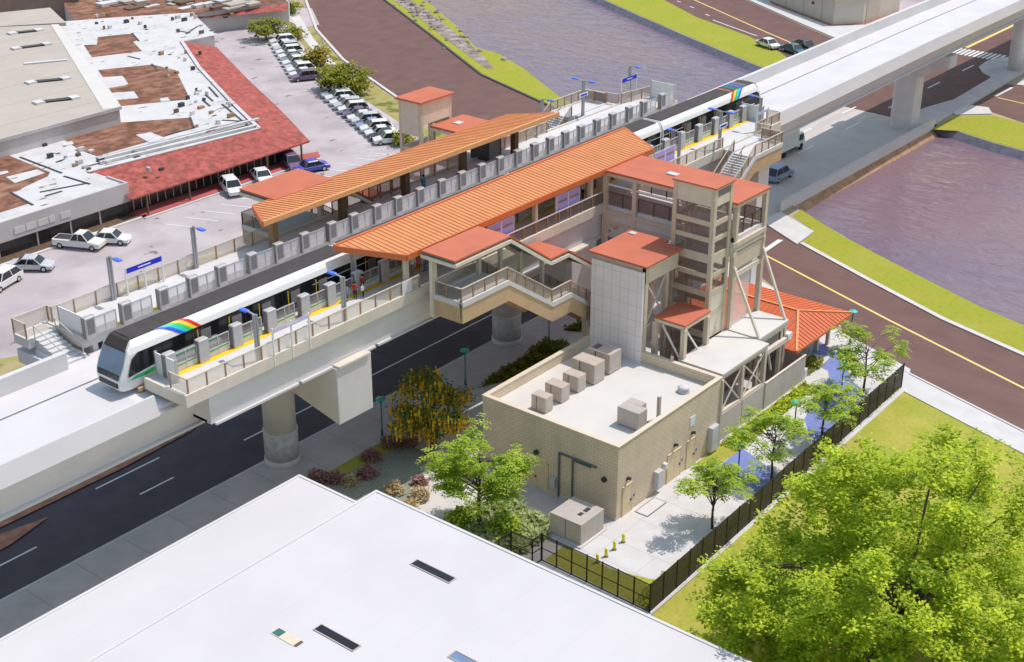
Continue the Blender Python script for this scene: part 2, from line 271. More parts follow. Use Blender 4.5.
class B:
    """collects shapes in world metres, links them as one mesh object"""
    def __init__(s): s.v = []; s.f = []; s.m = []; s.t = []; s.mi = 0
    def add(s, vs, fs):
        n = len(s.v); s.v += [tuple(p) for p in vs]; s.f += [tuple(i + n for i in f) for f in fs]; s.m += [s.mi] * len(fs)
        return s
    def box(s, x0, x1, y0, y1, z0, z1):
        return s.add([(x0, y0, z0), (x1, y0, z0), (x1, y1, z0), (x0, y1, z0), (x0, y0, z1), (x1, y0, z1), (x1, y1, z1), (x0, y1, z1)],
                     [(3, 2, 1, 0), (4, 5, 6, 7), (0, 1, 5, 4), (1, 2, 6, 5), (2, 3, 7, 6), (3, 0, 4, 7)])
    def cbox(s, x0, x1, y0, y1, z0, z1, c=0.04):
        """box with chamfered upright and top edges"""
        p = [(x0 + c, y0), (x1 - c, y0), (x1, y0 + c), (x1, y1 - c), (x1 - c, y1), (x0 + c, y1), (x0, y1 - c), (x0, y0 + c)]
        q = [(x0 + 2 * c, y0 + c), (x1 - 2 * c, y0 + c), (x1 - c, y0 + 2 * c), (x1 - c, y1 - 2 * c), (x1 - 2 * c, y1 - c), (x0 + 2 * c, y1 - c), (x0 + c, y1 - 2 * c), (x0 + c, y0 + 2 * c)]
        vs = [(a, b, z0) for a, b in p] + [(a, b, z1 - c) for a, b in p] + [(a, b, z1) for a, b in q]
        fs = [tuple(range(7, -1, -1)), tuple(range(16, 24))]
        for k in (0, 8):
            for i in range(8): fs.append((k + i, k + (i + 1) % 8, k + 8 + (i + 1) % 8, k + 8 + i))
        return s.add(vs, fs)
    def prism(s, poly, z0, z1):
        n = len(poly); a = sum(poly[i][0] * poly[(i + 1) % n][1] - poly[(i + 1) % n][0] * poly[i][1] for i in range(n))
        if a < 0: poly = poly[::-1]
        vs = [(p[0], p[1], z0) for p in poly] + [(p[0], p[1], z1) for p in poly]
        return s.add(vs, [tuple(range(n - 1, -1, -1)), tuple(range(n, 2 * n))] + [(i, (i + 1) % n, n + (i + 1) % n, n + i) for i in range(n)])
    def sheet(s, poly, z):
        n = len(poly); a = sum(poly[i][0] * poly[(i + 1) % n][1] - poly[(i + 1) % n][0] * poly[i][1] for i in range(n))
        if a < 0: poly = poly[::-1]
        return s.add([(p[0], p[1], z) for p in poly], [tuple(range(n))])
    def ext_y(s, prof, y0, y1):
        """side profile of (x, z) points extruded along y"""
        n = len(prof); a = sum(prof[i][0] * prof[(i + 1) % n][1] - prof[(i + 1) % n][0] * prof[i][1] for i in range(n))
        if a < 0: prof = prof[::-1]
        vs = [(p[0], y0, p[1]) for p in prof] + [(p[0], y1, p[1]) for p in prof]
        return s.add(vs, [tuple(range(n)), tuple(range(2 * n - 1, n - 1, -1))] + [(i, n + i, n + (i + 1) % n, (i + 1) % n) for i in range(n)])
    def loft(s, secs, caps=True, closed=True):
        n = len(secs[0]); vs = [p for q in secs for p in q]; fs = []
        for k in range(len(secs) - 1):
            for i in range(n if closed else n - 1):
                j = (i + 1) % n; fs.append((k * n + i, k * n + j, (k + 1) * n + j, (k + 1) * n + i))
        if caps: fs += [tuple(range(n - 1, -1, -1)), tuple(range((len(secs) - 1) * n, len(secs) * n))]
        return s.add(vs, fs)
    def bar(s, p, q, w=0.1, h=None):
        p, q = Vector(p), Vector(q); d = (q - p)
        if d.length < 1e-6: return s
        h = h or w; d.normalize(); up = Vector((0, 0, 1)) if abs(d.z) < 0.95 else Vector((0, 1, 0))
        a = d.cross(up).normalized(); b = a.cross(d).normalized(); a *= w / 2; b *= h / 2
        return s.add([p - a - b, p + a - b, p + a + b, p - a + b, q - a - b, q + a - b, q + a + b, q - a + b],
                     [(0, 1, 2, 3), (7, 6, 5, 4), (0, 4, 5, 1), (1, 5, 6, 2), (2, 6, 7, 3), (3, 7, 4, 0)])
    def tube(s, p, q, r0, r1=None, n=8, caps=True):
        p, q = Vector(p), Vector(q); d = (q - p).normalized(); r1 = r0 if r1 is None else r1
        up = Vector((0, 0, 1)) if abs(d.z) < 0.9 else Vector((1, 0, 0))
        a = d.cross(up).normalized(); b = d.cross(a).normalized(); secs = []
        for c, r in ((p, r0), (q, r1)): secs.append([c + (a * math.cos(2 * math.pi * i / n) + b * math.sin(2 * math.pi * i / n)) * r for i in range(n)])
        return s.loft(secs, caps)
    def lathe(s, x, y, prof, n=24):
        return s.loft([[(x + r * math.cos(2 * math.pi * i / n), y + r * math.sin(2 * math.pi * i / n), z) for i in range(n)] for r, z in prof])
    def quad(s, a, b, c, d): return s.add([a, b, c, d], [(0, 1, 2, 3)])
    def build(s, name, m, parent=None, smooth=False):
        me = bpy.data.meshes.new(name); me.from_pydata(s.v, [], s.f)
        for x in (m if isinstance(m, (list, tuple)) else [m]): me.materials.append(MT[x] if isinstance(x, str) else x)
        if any(s.m): me.polygons.foreach_set('material_index', s.m)
        if s.t:
            at = me.attributes.new('tint', 'FLOAT', 'FACE'); at.data.foreach_set('value', s.t)
        if smooth: me.polygons.foreach_set('use_smooth', [True] * len(me.polygons))
        me.update()
        o = bpy.data.objects.new(name, me); COL.objects.link(o)
        if parent is not None:
            o.location = -wloc(parent); o.parent = parent
        return o

def bevel(o, w=0.03, seg=2):
    md = o.modifiers.new('bevel', 'BEVEL'); md.width = w; md.segments = seg; md.limit_method = 'ANGLE'; md.angle_limit = R(40)
    return o

def tag(o, label, cat, group=None):
    o['label'] = label; o['category'] = cat
    if group: o['group'] = group
    return o
def thing(name, label, cat, loc=(0, 0, 0), group=None, rotz=0.0):
    o = bpy.data.objects.new(name, None); o.empty_display_size = 0.3; COL.objects.link(o); o.location = loc; o.rotation_euler = (0, 0, rotz)
    return tag(o, label, cat, group)
def struct(name, b, m, kind='structure'):
    o = b.build(name, m); o['kind'] = kind
    return o
def dup(root, loc, label=None, rotz=None, group=None, scale=None):
    def cp(o, parent):
        c = o.copy(); COL.objects.link(c)
        if parent is not None: c.parent = parent
        for ch in KIDS.get(o.name, []): cp(ch, c)
        return c
    c = cp(root, None); c.location = loc
    if rotz is not None: c.rotation_euler = (0, 0, rotz)
    if scale: c.scale = (scale,) * 3 if not isinstance(scale, tuple) else scale
    if label: c['label'] = label
    if group: c['group'] = group
    return c
KIDS = {}
def learn(root):
    """remember a prototype's children so that copies need no search"""
    def rec(o):
        KIDS[o.name] = list(o.children)
        for c in o.children: rec(c)
    rec(root); return root

ORD = ['first', 'second', 'third', 'fourth', 'fifth', 'sixth', 'seventh', 'eighth', 'ninth', 'tenth', 'eleventh', 'twelfth', 'thirteenth', 'fourteenth', 'fifteenth',
       'sixteenth', 'seventeenth', 'eighteenth', 'nineteenth', 'twentieth', 'twenty-first', 'twenty-second', 'twenty-third', 'twenty-fourth', 'twenty-fifth', 'twenty-sixth', 'twenty-seventh']

def post_mesh(h, w=0.08, m='brown'):
    key = ('post', h, w, m)
    if key not in CACHE:
        b = B().box(-w / 2, w / 2, -w / 2, w / 2, 0, h)
        me = bpy.data.meshes.new('post'); me.from_pydata(b.v, [], b.f); me.materials.append(MT[m]); CACHE[key] = me
    return CACHE[key]
CACHE = {}
def put(me, name, loc, parent):
    o = bpy.data.objects.new(name, me); COL.objects.link(o); o.parent = parent; o.location = Vector(loc) - wloc(parent); return o

def railing(pts, h=1.1, sp=1.9, post='brown', infill='mesh', parent=None, name='railing', label=None, cat='railing', group=None, rail='frame', pw=0.09):
    """posts, a top rail and a mesh infill along a path of floor points"""
    if parent is None: t = thing(name, label, cat, pts[0], group)
    b = B(); r = B(); ps = []
    for i in range(len(pts) - 1):
        p, q = Vector(pts[i]), Vector(pts[i + 1]); L = (q - p).length; n = max(1, round(L / sp))
        b.bar(p + Vector((0, 0, h)), q + Vector((0, 0, h)), 0.09, 0.07)
        r.quad(p + Vector((0, 0, 0.08)), q + Vector((0, 0, 0.08)), q + Vector((0, 0, h - 0.05)), p + Vector((0, 0, h - 0.05)))
        for k in range(n + (1 if i == len(pts) - 2 else 0)): ps.append(p + (q - p) * (k / n))
    if parent is None:
        b.build('top_rail', rail, t); r.build('mesh_infill', infill, t); host = t
    else:
        host = b.build(name, rail, parent); r.build('mesh_infill', infill, host); t = host
    for p in ps: put(post_mesh(h, pw, post), 'post', p, host)
    return t
# ------------------------------------------------------------------ ground, water, roads
WB = [(175, 230), (150, 175), (123.7, 133), (119.4, 125), (110.4, 111.5), (101, 99), (99.6, 92.7), (95, 84), (86.5, 71.2), (78, 52), (68.5, 25), (61.7, 12.6), (52.7, -6.1), (40, -34), (10, -110), (-10, -200)]
EB = [(215, 230), (170, 155), (144.5, 107.2), (135.4, 90), (126.2, 72), (119, 57.2), (112.5, 42), (107.7, 23.6), (104.4, 13.7), (102, 2), (98, -20), (80, -80), (60, -200)]
struct('ground', B().box(-1500, 1500, -1500, 1500, -2.4, -1.6), 'bed')
struct('river', B().sheet(WB + EB[::-1], -1.0), 'water')
struct('west_bank_ground', B().prism(WB + [(-900, -200), (-900, 900), (175, 900)], -1.59, -0.03), 'ground')
struct('east_bank_ground', B().prism(EB + [(900, -200), (900, 900), (215, 900)], -1.59, -0.03), 'ground')
# stone edging at the water line
def edging(name, line, sgn, w=0.75):
    b = B(); off = []; n = len(line)
    for i in range(n):
        p, q = Vector(line[max(0, i - 1)]), Vector(line[min(n - 1, i + 1)]); d = (q - p).normalized(); off.append((line[i][0] - sgn * d.y * w, line[i][1] + sgn * d.x * w))
    for i in range(n - 1): b.quad((*line[i], -0.02), (*line[i + 1], -0.02), (*off[i + 1], -1.04), (*off[i], -1.04))
    struct(name, b, 'edge')
edging('river_edge', WB[:10], 1); edging('river_edge', WB[10:], 1); edging('river_edge', EB[:7], -1); edging('river_edge', EB[7:], -1)

def sheet(name, poly, z, m): return struct(name, B().sheet(poly, z), m)
# main street under the station, the bridge deck over the river and the street beyond
sheet('street', [(-160, 26.35), (52, 26.35), (52, 44.5), (-160, 44.5)], 0.0, 'asphalt_shaded')
struct('bridge_deck', B().prism([(62, 22.9), (106, 22.9), (108, 45), (58, 45)], -0.85, 0.004), 'bridge_deck')
sheet('intersection', [(52, 17), (64.2, 22.9), (64.2, 45), (52, 45)], -0.004, 'bridge_deck')
sheet('street', [(105.5, 24), (330, 24), (330, 46), (105.5, 46)], 0.0, 'asphalt')
sheet('brick_median', [(-160, 34.1), (-17.5, 34.1), (-10.6, 34.6), (-9.6, 35.0), (-12, 35.6), (-160, 35.7)], 0.10, 'median')
sheet('brick_median', [(-160, 31.6), (-29.5, 31.6), (-25.6, 32.6), (-29.4, 33.4), (-160, 33.4)], 0.104, 'median')
m = B()
for i in range(-9, 2):
    x = -19.4 + 12.2 * i
    if x < -10: m.sheet([(x, 29.95), (x + 3.2, 29.95), (x + 3.2, 30.12), (x, 30.12)], 0.008)
m.sheet([(-9, 30.1), (50, 30.1), (50, 30.27), (-9, 30.27)], 0.008)
m.sheet([(-21, 33.2), (-15, 33.2), (-15, 33.36), (-21, 33.36)], 0.008)
for x in (84.5, 97.5, 110.5, 123.5, 136): m.sheet([(x, 31.2), (x + 4.2, 31.2), (x + 4.2, 31.42), (x, 31.42)], 0.009)
for x in (91, 104): m.sheet([(x, 35.0), (x + 4.2, 35.0), (x + 4.2, 35.25), (x, 35.25)], 0.009)
for i in range(12):
    y = 29.6 + i * 0.72; m.sheet([(145.1, y), (149.2, y), (149.2, y + 0.42), (145.1, y + 0.42)], 0.008)
m.sheet([(151.5, 37.6), (152.1, 37.6), (152.1, 45), (151.5, 45)], 0.008); m.sheet([(156, 37.6), (158, 38.4), (158, 40.4), (156, 40.4)], 0.008)
struct('road_marking', m, 'line')
sheet('road_marking', [(150, 36.3), (330, 36.3), (330, 36.9), (150, 36.9)], 0.009, 'yellow_line')
# cross street on the right
NEAR = [(10, -95), (23.5, -45), (31.8, -18.1), (35.8, -6), (40, 3.35), (44.5, 11.5), (48, 17), (52, 24)]
FAR = [(28, -95), (40, -30), (48.1, -3.8), (52.5, 6.3), (57, 16.1), (60.5, 21), (61, 24)]
sheet('cross_street', NEAR + FAR[::-1], 0.004, 'asphalt_y')
def strip(name, line, w, z, m, kind='sheet', zb=0.0):
    """a ribbon of width w to the right of a polyline"""
    b = B(); n = len(line); off = []
    for i in range(n):
        a = Vector(line[max(0, i - 1)]); c = Vector(line[min(n - 1, i + 1)]); d = (c - a).normalized(); off.append((line[i][0] + d.y * w, line[i][1] - d.x * w))
    for i in range(n - 1):
        q = [line[i], line[i + 1], off[i + 1], off[i]]
        b.sheet(q, z) if kind == 'sheet' else b.prism(q, zb, z)
    return struct(name, b, m), off
strip('road_marking', [(24.5, -60), (38.5, -17), (44.88, 0.17), (51.86, 17.6)], 0.28, 0.010, 'yellow_line')
sheet('road_marking', [(52.4, 17.75), (56.9, 18.0), (56.7, 18.55), (52.3, 18.3)], 0.010, 'line')
strip('kerb', FAR[:5], 0.55, 0.12, 'concrete', 'solid')
strip('bank_verge', [(28.55, -95), (40.55, -30), (48.65, -3.9), (53.05, 6.2), (57.6, 16.0)], 5.0, 0.02, 'verge')
sheet('bank_verge', [(57.3, 16.1), (61.2, 16.5), (64.3, 20.9), (66.5, 21.0), (61.4, 12.7), (52.6, -6.0), (49, -2.5)], -0.004, 'verge')
struct('pavement', B().prism([(56.6, 16.2), (61.1, 16.55), (64.2, 22.5), (60.2, 22.6)], 0, 0.12), 'plaza')
# near pavement of the cross street with its kerb and the lawn behind
strip('pavement', [(x - 2.9, y + 1.0) for x, y in NEAR[:5]], 2.75, 0.12, 'plaza', 'solid')
strip('kerb', [(x - 0.2, y + 0.05) for x, y in NEAR[:5]], 0.22, 0.135, 'concrete', 'solid')
sheet('lawn', [(-16, -120), (8, -94), (20.6, -44), (28.9, -17.2), (32.7, -7.35), (-8.2, -8.35), (-16, -8.3)], 0.05, 'lawn')
# pavement along the street
sheet('lawn', [(-17, -8.3), (-8.4, -8.3), (-8.4, 2.0), (-14, 2.0), (-14, 21.3), (-160, 21.3), (-160, 12), (-17, 12)], 0.04, 'lawn')
struct('pavement', B().prism([(-160, 21.3), (52, 21.3), (52, 26.35), (-160, 26.35)], -0.02, 0.12), 'walk')
struct('kerb', B().box(-160, 52, 26.1, 26.38, 0.0, 0.135), 'concrete')
m = B()
for x in range(-60, 52, 4): m.sheet([(x, 21.5), (x + 0.03, 21.5), (x + 0.03, 26.0), (x, 26.0)], 0.124)
struct('pavement_joint', m, 'conduit')
struct('pavement', B().prism([(-160, 44.5), (40, 44.5), (40, 47.5), (-160, 47.5)], -0.02, 0.12), 'walk')
# station plaza
struct('plaza', B().prism([(-8.4, -8.3), (32.6, -7.5), (36.4, -6.1), (40.0, 3.3), (44.2, 11.4), (48.5, 21.3), (-14, 21.3), (-14, 2), (-8.4, 2)], -0.02, 0.11), 'plaza')
m = B()
for x in (-4.6, -2.1, 1.2, 4.5, 7.8): m.sheet([(x, -7.2), (x + 0.035, -7.2), (x + 0.035, -0.1), (x, -0.1)], 0.114)
for y in (-1.37, -4.85): m.sheet([(-4.6, y), (11.2, y), (11.2, y + 0.035), (-4.6, y + 0.035)], 0.114)
struct('plaza_joint', m, 'unit_grey')
sheet('blue_path', [(11.25, -1.75), (14.95, -1.72), (13.0, -6.35), (9.6, -6.55)], 0.118, 'blue')
sheet('blue_path', [(22.2, -3.3), (25.4, -2.3), (28.7, -1.6), (30.2, -1.4), (31.5, -0.6), (31.7, 0.2), (34.2, 0.55), (33.6, 2.4), (36.9, 3.4), (35.9, 1.0), (34.6, -0.5), (32.6, -1.9), (31.0, -3.2), (29.8, -5.2), (27.5, -5.6), (18.9, -5.95)], 0.118, 'blue')
def leafbed(name, poly, n, size, leaf, z, base, kind='stuff', up=0.22, seed=1, tint=(0, 1), label=None):
    """a low planted bed: base sheet and many small leaves"""
    rnd = random.Random(seed); b = B(); b.sheet(poly, z); nb = len(b.f); b.t = [0] * nb
    xs = [p[0] for p in poly]; ys = [p[1] for p in poly]
    def inside(x, y):
        c = False; j = len(poly) - 1
        for i in range(len(poly)):
            if (poly[i][1] > y) != (poly[j][1] > y) and x < (poly[j][0] - poly[i][0]) * (y - poly[i][1]) / (poly[j][1] - poly[i][1]) + poly[i][0]: c = not c
            j = i
        return c
    k = 0; b.mi = 1
    while k < n:
        x, y = rnd.uniform(min(xs), max(xs)), rnd.uniform(min(ys), max(ys))
        if not inside(x, y): continue
        k += 1; leafquad(b, Vector((x, y, z + rnd.uniform(0.02, up) * (0.6 + noise.noise((x * 0.8, y * 0.8, seed))))), size * rnd.uniform(0.6, 1.3), rnd, rnd.uniform(*tint))
    o = b.build(name, [base, leaf])
    if label: return tag(o, label, 'hedge')
    o['kind'] = kind; return o
def leafquad(b, c, s, rnd, t, droop=None):
    a = rnd.uniform(0, 6.283); tilt = rnd.uniform(-0.9, 0.9) if droop is None else droop + rnd.uniform(-0.35, 0.35)
    d = Vector((math.cos(a) * math.cos(tilt), math.sin(a) * math.cos(tilt), math.sin(tilt)))
    w = Vector((-math.sin(a), math.cos(a), rnd.uniform(-0.5, 0.5))).normalized()
    b.add([c, c + d * s * 0.5 + w * s * 0.28, c + d * s, c + d * s * 0.5 - w * s * 0.28], [(0, 1, 2, 3)]); b.t.append(t)
sheet('grass_strip', [(10.4, -0.15), (14.2, -0.15), (14.2, -1.75), (10.9, -1.6)], 0.13, 'lawn')
leafbed('planting_bed', [(14.2, -0.05), (28.2, -0.05), (27.9, -1.25), (18.2, -1.7), (14.2, -1.75)], 2600, 0.26, 'leaf2', 0.13, 'groundcover', up=0.3, seed=3)
leafbed('planting_bed', [(28.9, 0.3), (29.3, 1.9), (33.4, 1.9), (32.4, 0.2)], 500, 0.3, 'leaf_far', 0.13, 'mulch', up=0.5, seed=4)
leafbed('grass_strip', [(-7.55, -8.0), (-7.5, -6.6), (-4.9, -6.3), (2, -6.55), (32.2, -5.9), (32.4, -7.1)], 2200, 0.22, 'leaf2', 0.13, 'groundcover', up=0.2, seed=5)
sheet('grass_strip', [(-7.4, -7.9), (-4.4, -6.3), (-5.2, -3.2), (-4.9, 1.0), (-7.4, 1.0)], 0.118, 'lawn')
sheet('gravel_bed', [(-9.8, 21.2), (-2.2, 21.2), (-1.0, 17.2), (-4.2, 15.2), (-8.5, 13), (-14, 15), (-14, 21.2)], 0.118, 'mulch')
sheet('grass_strip', [(-9.6, 21.25), (-1.0, 21.25), (-1.5, 19.6), (-5, 19.8), (-9.0, 20.1)], 0.122, 'lawn')
leafbed('pale_groundcover', [(-8.6, 2.6), (-3.0, 2.6), (-2.9, 7.0), (-4.6, 9.6), (-8.6, 9.6)], 3800, 0.42, 'leaf_pale', 0.114, 'groundcover', up=0.55, seed=6)
sheet('pavement', [(-2.25, 0), (0, 0), (0, 9.8), (-2.25, 9.8)], 0.120, 'walk')

# far side: parking ground, verge, wide brown road, bank
sheet('parking_lot', [(-200, 47.5), (48, 47.5), (62, 78), (74, 106), (88, 128), (96, 140), (108, 160), (40, 200), (-200, 200)], -0.008, 'parking')
WL = [(118, 160), (107.8, 145.3), (92.7, 126.8), (81.4, 109.1), (71.9, 89.5), (60.5, 66), (52, 44)]
WR = [(140, 172), (116.6, 134.4), (101.5, 109.2), (87.9, 87), (80.5, 66.9), (76, 56), (72, 44)]
sheet('wide_road', WL + WR[::-1], 0.002, 'asphalt')
strip('kerb', [(x, y) for x, y in WL[::-1]][1:], -0.45, 0.14, 'concrete', 'solid')
strip('kerb', WR[::-1][1:], 0.4, 0.14, 'dark', 'solid')
b = B().sheet([(140.5, 172), (117, 134.4), (102, 109.2), (88.4, 87), (81, 66.9), (76, 55), (79, 54), (86.3, 70.9), (94.8, 83.8), (99.4, 92.6), (100.8, 99), (110.2, 111.5), (119.2, 125), (123.5, 133), (149.8, 175)], 0.0)
struct('bank_verge', b, 'verge')
sheet('bank_path', [(139, 160), (123, 136), (112, 117), (104, 104.5), (97, 94), (92, 87.5), (91.4, 88.6), (96, 96.5), (102, 106.5), (108, 116), (119, 135), (136, 161)], 0.03, 'rock')
sheet('parking_verge', [(96, 140), (88.5, 128), (79, 113), (70, 97), (62.9, 80.7), (58, 68), (60.6, 66.8), (71.3, 89.8), (80.8, 109.4), (92, 127), (104, 142), (104, 150)], 0.01, 'dry')
sheet('driveway', [(92.3, 129.8), (95.5, 129.3), (103.5, 139.5), (101, 143), (95, 139)], 0.03, 'parking')
strip('footpath', [(101, 141), (88, 123), (78.5, 108)], 1.6, 0.035, 'concrete')
sheet('dry_verge', [(-60, 50.5), (-10, 50.5), (-8, 56), (-13, 58.5), (-60, 58.5)], 0.0, 'dry')
for (cx, cy), rx, ry in (((5.21, 61.78), 1.9, 1.1), ((13.82, 61.94), 2.0, 1.0)):
    ring = [(cx + rx * math.cos(i * .5236), cy + ry * math.sin(i * .5236)) for i in range(12)]
    struct('kerb', B().prism([(cx + (x - cx) * 1.2, cy + (y - cy) * 1.25) for x, y in ring], 0, 0.14), 'coping'); sheet('dry_verge', ring, 0.15, 'dry')
m = B()
for i in range(14):
    x = 18 + i * 2.7; m.bar((x, 73.8, 0.01), (x + 1.6, 70.0, 0.01), 0.16, 0.012)
for (cx, cy), n in (((77.5, 122.6), 12), ((60.5, 90.4), 12)):
    for i in range(n):
        p = Vector((cx, cy, 0.01)) + Vector((-0.55, -0.835, 0)) * 2.6 * (i - 3); m.bar(p, p + Vector((4.3, -2.9, 0)), 0.16, 0.012)
struct('road_marking', m, 'line')
rnd = random.Random(3); b = B()
for i in range(180):
    u = rnd.random() ** 0.7; a = Vector((93, 89)).lerp(Vector((139, 161)), u); a += Vector((rnd.gauss(-0.2, 1.7) , rnd.gauss(0, 1.2))); r = rnd.uniform(0.2, 0.65)
    b.loft([[(a.x + r * k * math.cos(j * 1.05 + i), a.y + r * k * .8 * math.sin(j * 1.05 + i), 0.03 + r * z) for j in range(6)] for k, z in ((1, 0), (.85, .35), (.4, .6))])
o = b.build('bank_rocks', 'rock'); o['kind'] = 'stuff'
# east bank: verge, road, pavement
sheet('bank_verge', [(176, 150), (149.2, 94.3), (141, 82), (134.8, 68), (128.5, 58.5), (118, 47), (116.5, 45), (113.0, 43), (119.3, 57), (126.5, 71.8), (135.7, 89.8), (144.8, 107)], 0.0, 'verge')
sheet('far_road', [(176, 150), (149.2, 94.3), (141, 82), (134.8, 68), (128.5, 58.5), (118, 47), (116, 45.5), (128, 45.5), (141.5, 55.4), (148.1, 66.2), (162, 88), (195, 150)], 0.006, 'asphalt')
m = B(); m.bar((*(140.95, 78.77), 0.014), (*(135.65, 66.88), 0.014), 0.22, 0.008); m.bar((*(147.49, 87.56), 0.014), (*(146.91, 86.34), 0.014), 0.25, 0.008); m.bar((*(143.99, 82.11), 0.014), (*(143.43, 80.94), 0.014), 0.25, 0.008); m.bar((*(149.86, 91.88), 0.014), (*(149.40, 90.72), 0.014), 0.25, 0.008); struct('road_marking', m, 'line')
strip('road_marking', [(178, 132), (139.6, 67.8), (134, 58), (126, 46)], 0.3, 0.012, 'yellow_line')
struct('pavement', B().prism([(128.5, 45.8), (141.8, 55.2), (148.4, 66), (162.3, 87.8), (172, 106), (215, 106), (215, 45.8)], -0.02, 0.13), 'plaza')
sheet('dry_verge', [(149.3, 60.6), (154, 56.2), (166, 54.6), (176, 54.6), (160, 78.4), (157.8, 76.5)], 0.14, 'median')
sheet('parking_lot', [(167, 56.3), (215, 56.3), (215, 85), (172, 85)], 0.145, 'parking')
# right of the bridge on the east bank
struct('pavement', B().prism([(105.6, 22.9), (112.2, 23.1), (118.6, 23.0), (133, 23.4), (150, 23.6), (150, 27.5), (147, 29.8), (143.5, 30.6), (139.5, 30.2), (136.6, 28.4), (134.8, 26.3), (120, 25.8), (113.8, 27.2), (105.6, 28.2)], -0.02, 0.12), 'walk')
struct('pavement', B().prism([(113.0, 22.6), (116.6, 18.8), (119.2, 20.4), (118.6, 23.2), (113.8, 23.2)], 0.0, 0.125), 'plaza')
struct('pavement', B().prism([(133.2, 21.8), (147, 23.8), (170, 24), (170, 8), (136, 5)], 0.0, 0.125), 'plaza')
sheet('east_lot', [(118.8, 22.8), (133, 23.2), (138, 5), (132, -60), (105, -60), (110.5, 2), (115.5, 14), (117.5, 18.8)], 0.003, 'asphalt_y')
sheet('bank_verge', [(104.8, 22.4), (112.2, 22.5), (116.3, 18.6), (114.8, 12), (110.2, 2), (104.5, -60), (98.5, -20), (102.3, 2), (104.7, 13.7), (106.5, 19)], 0.0, 'verge')
m = B(); m.bar((131.6, 21.9, 0.012), (125.6, 22.0, 0.012), 0.5, 0.01); struct('road_marking', m, 'line')
m = B(); m.bar((125.1, 21.4, 0.013), (123.6, 12, 0.013), 0.3, 0.01); struct('road_marking', m, 'yellow_line')
# river bank faces beside the bridge
struct('bank_slope', B().add([(64.5, 22.8, -0.02), (105.6, 22.8, -0.02), (105.6, 21.7, -1.05), (66.2, 21.7, -1.05)], [(3, 2, 1, 0)]), 'clay')
t = thing('bridge_barrier', 'long pale concrete barrier wall along the near side of the river road bridge', 'barrier', (64.4, 22.7, 0))
b = B(); b.ext_y([(0, 0)] * 0 or [(64.4, -0.4), (106, -0.4), (106, 1.0), (64.4, 1.0)], 22.55, 22.8).build('barrier_wall', 'white', t)
b = B(); b.box(64.35, 106.05, 22.48, 22.87, 1.0, 1.12).build('coping', 'concrete', t)
t = thing('bridge_barrier', 'concrete barrier along the far side of the road bridge, mostly hidden behind the guideway', 'barrier', (64.4, 44.6, 0))
b = B(); b.box(60, 108, 44.5, 44.8, -0.4, 1.0).build('barrier_wall', 'white', t); b = B(); b.box(59.95, 108.05, 44.43, 44.87, 1.0, 1.12).build('coping', 'concrete', t)

# ------------------------------------------------------------------ guideway
def gshift(x): return 0.9 * min(1, max(0, (x - 54) / 48)) if x > 54 else 0.0
def gsec(x, pts): return [(x, y + gshift(x), z) for y, z in pts]
def gloft(b, xs, pts): b.loft([gsec(x, pts) for x in xs])
XS = {'left': [-170, -60, -25.0], 'mid': [-25.0, 52.6], 'right': [52.6, 65, 80, 95, 110, 150, 250, 420]}
for key, label in (('left', 'white elevated guideway deck running from the nose of the train to the left edge'), ('mid', 'grey guideway deck carrying the train between the two platforms'),
                   ('right', 'long white elevated guideway crossing the river and running to the upper right corner')):
    xs = XS[key]; t = thing('guideway', label, 'guideway', (xs[0] if key != 'right' else xs[0], 24, 10.8))
    b = B(); gloft(b, xs, [(19.0, 13.1), (28.1, 13.1), (28.1, 13.35), (25.56, 13.35), (25.56, 13.2), (25.38, 13.2), (25.38, 13.35), (19.0, 13.35)]); b.build('deck', 'white' if key != 'mid' else 'girder', t)
    zb = 11.45 if key == 'right' else 10.85
    b = B(); gloft(b, xs, [(19.4, zb), (29.2, zb), (29.6, 13.1), (18.6, 13.1)]); b.build('box_girder', 'girder', t)
    b = B(); gloft(b, xs, [(19.1, zb - 0.17), (29.4, zb - 0.17), (29.4, zb), (19.1, zb)]); b.build('bottom_flange', 'white', t)
    b = B(); gloft(b, xs, [(25.40, 13.30), (25.54, 13.30), (25.54, 13.215), (25.40, 13.215)]); b.build('deck_groove', 'conduit', t)
    if key != 'mid':
        b = B(); gloft(b, xs, [(18.45, 13.1), (19.0, 13.1), (19.0, 14.4), (18.8, 14.42)]); b.build('parapet', 'white' if key == 'left' else 'white', t)
        b = B(); gloft(b, xs, [(28.1, 13.1), (28.75, 13.1), (28.5, 14.62), (28.1, 14.6)]); b.build('parapet', 'white', t)
        b = B()
        for y in (20.9, 22.4, 26.2, 27.6)[:0]: gloft(b, xs, [(y, 13.35), (y + 0.1, 13.35), (y + 0.1, 13.48), (y, 13.48)])
        if b.v: b.build('rail', 'steel', t)
b = B()
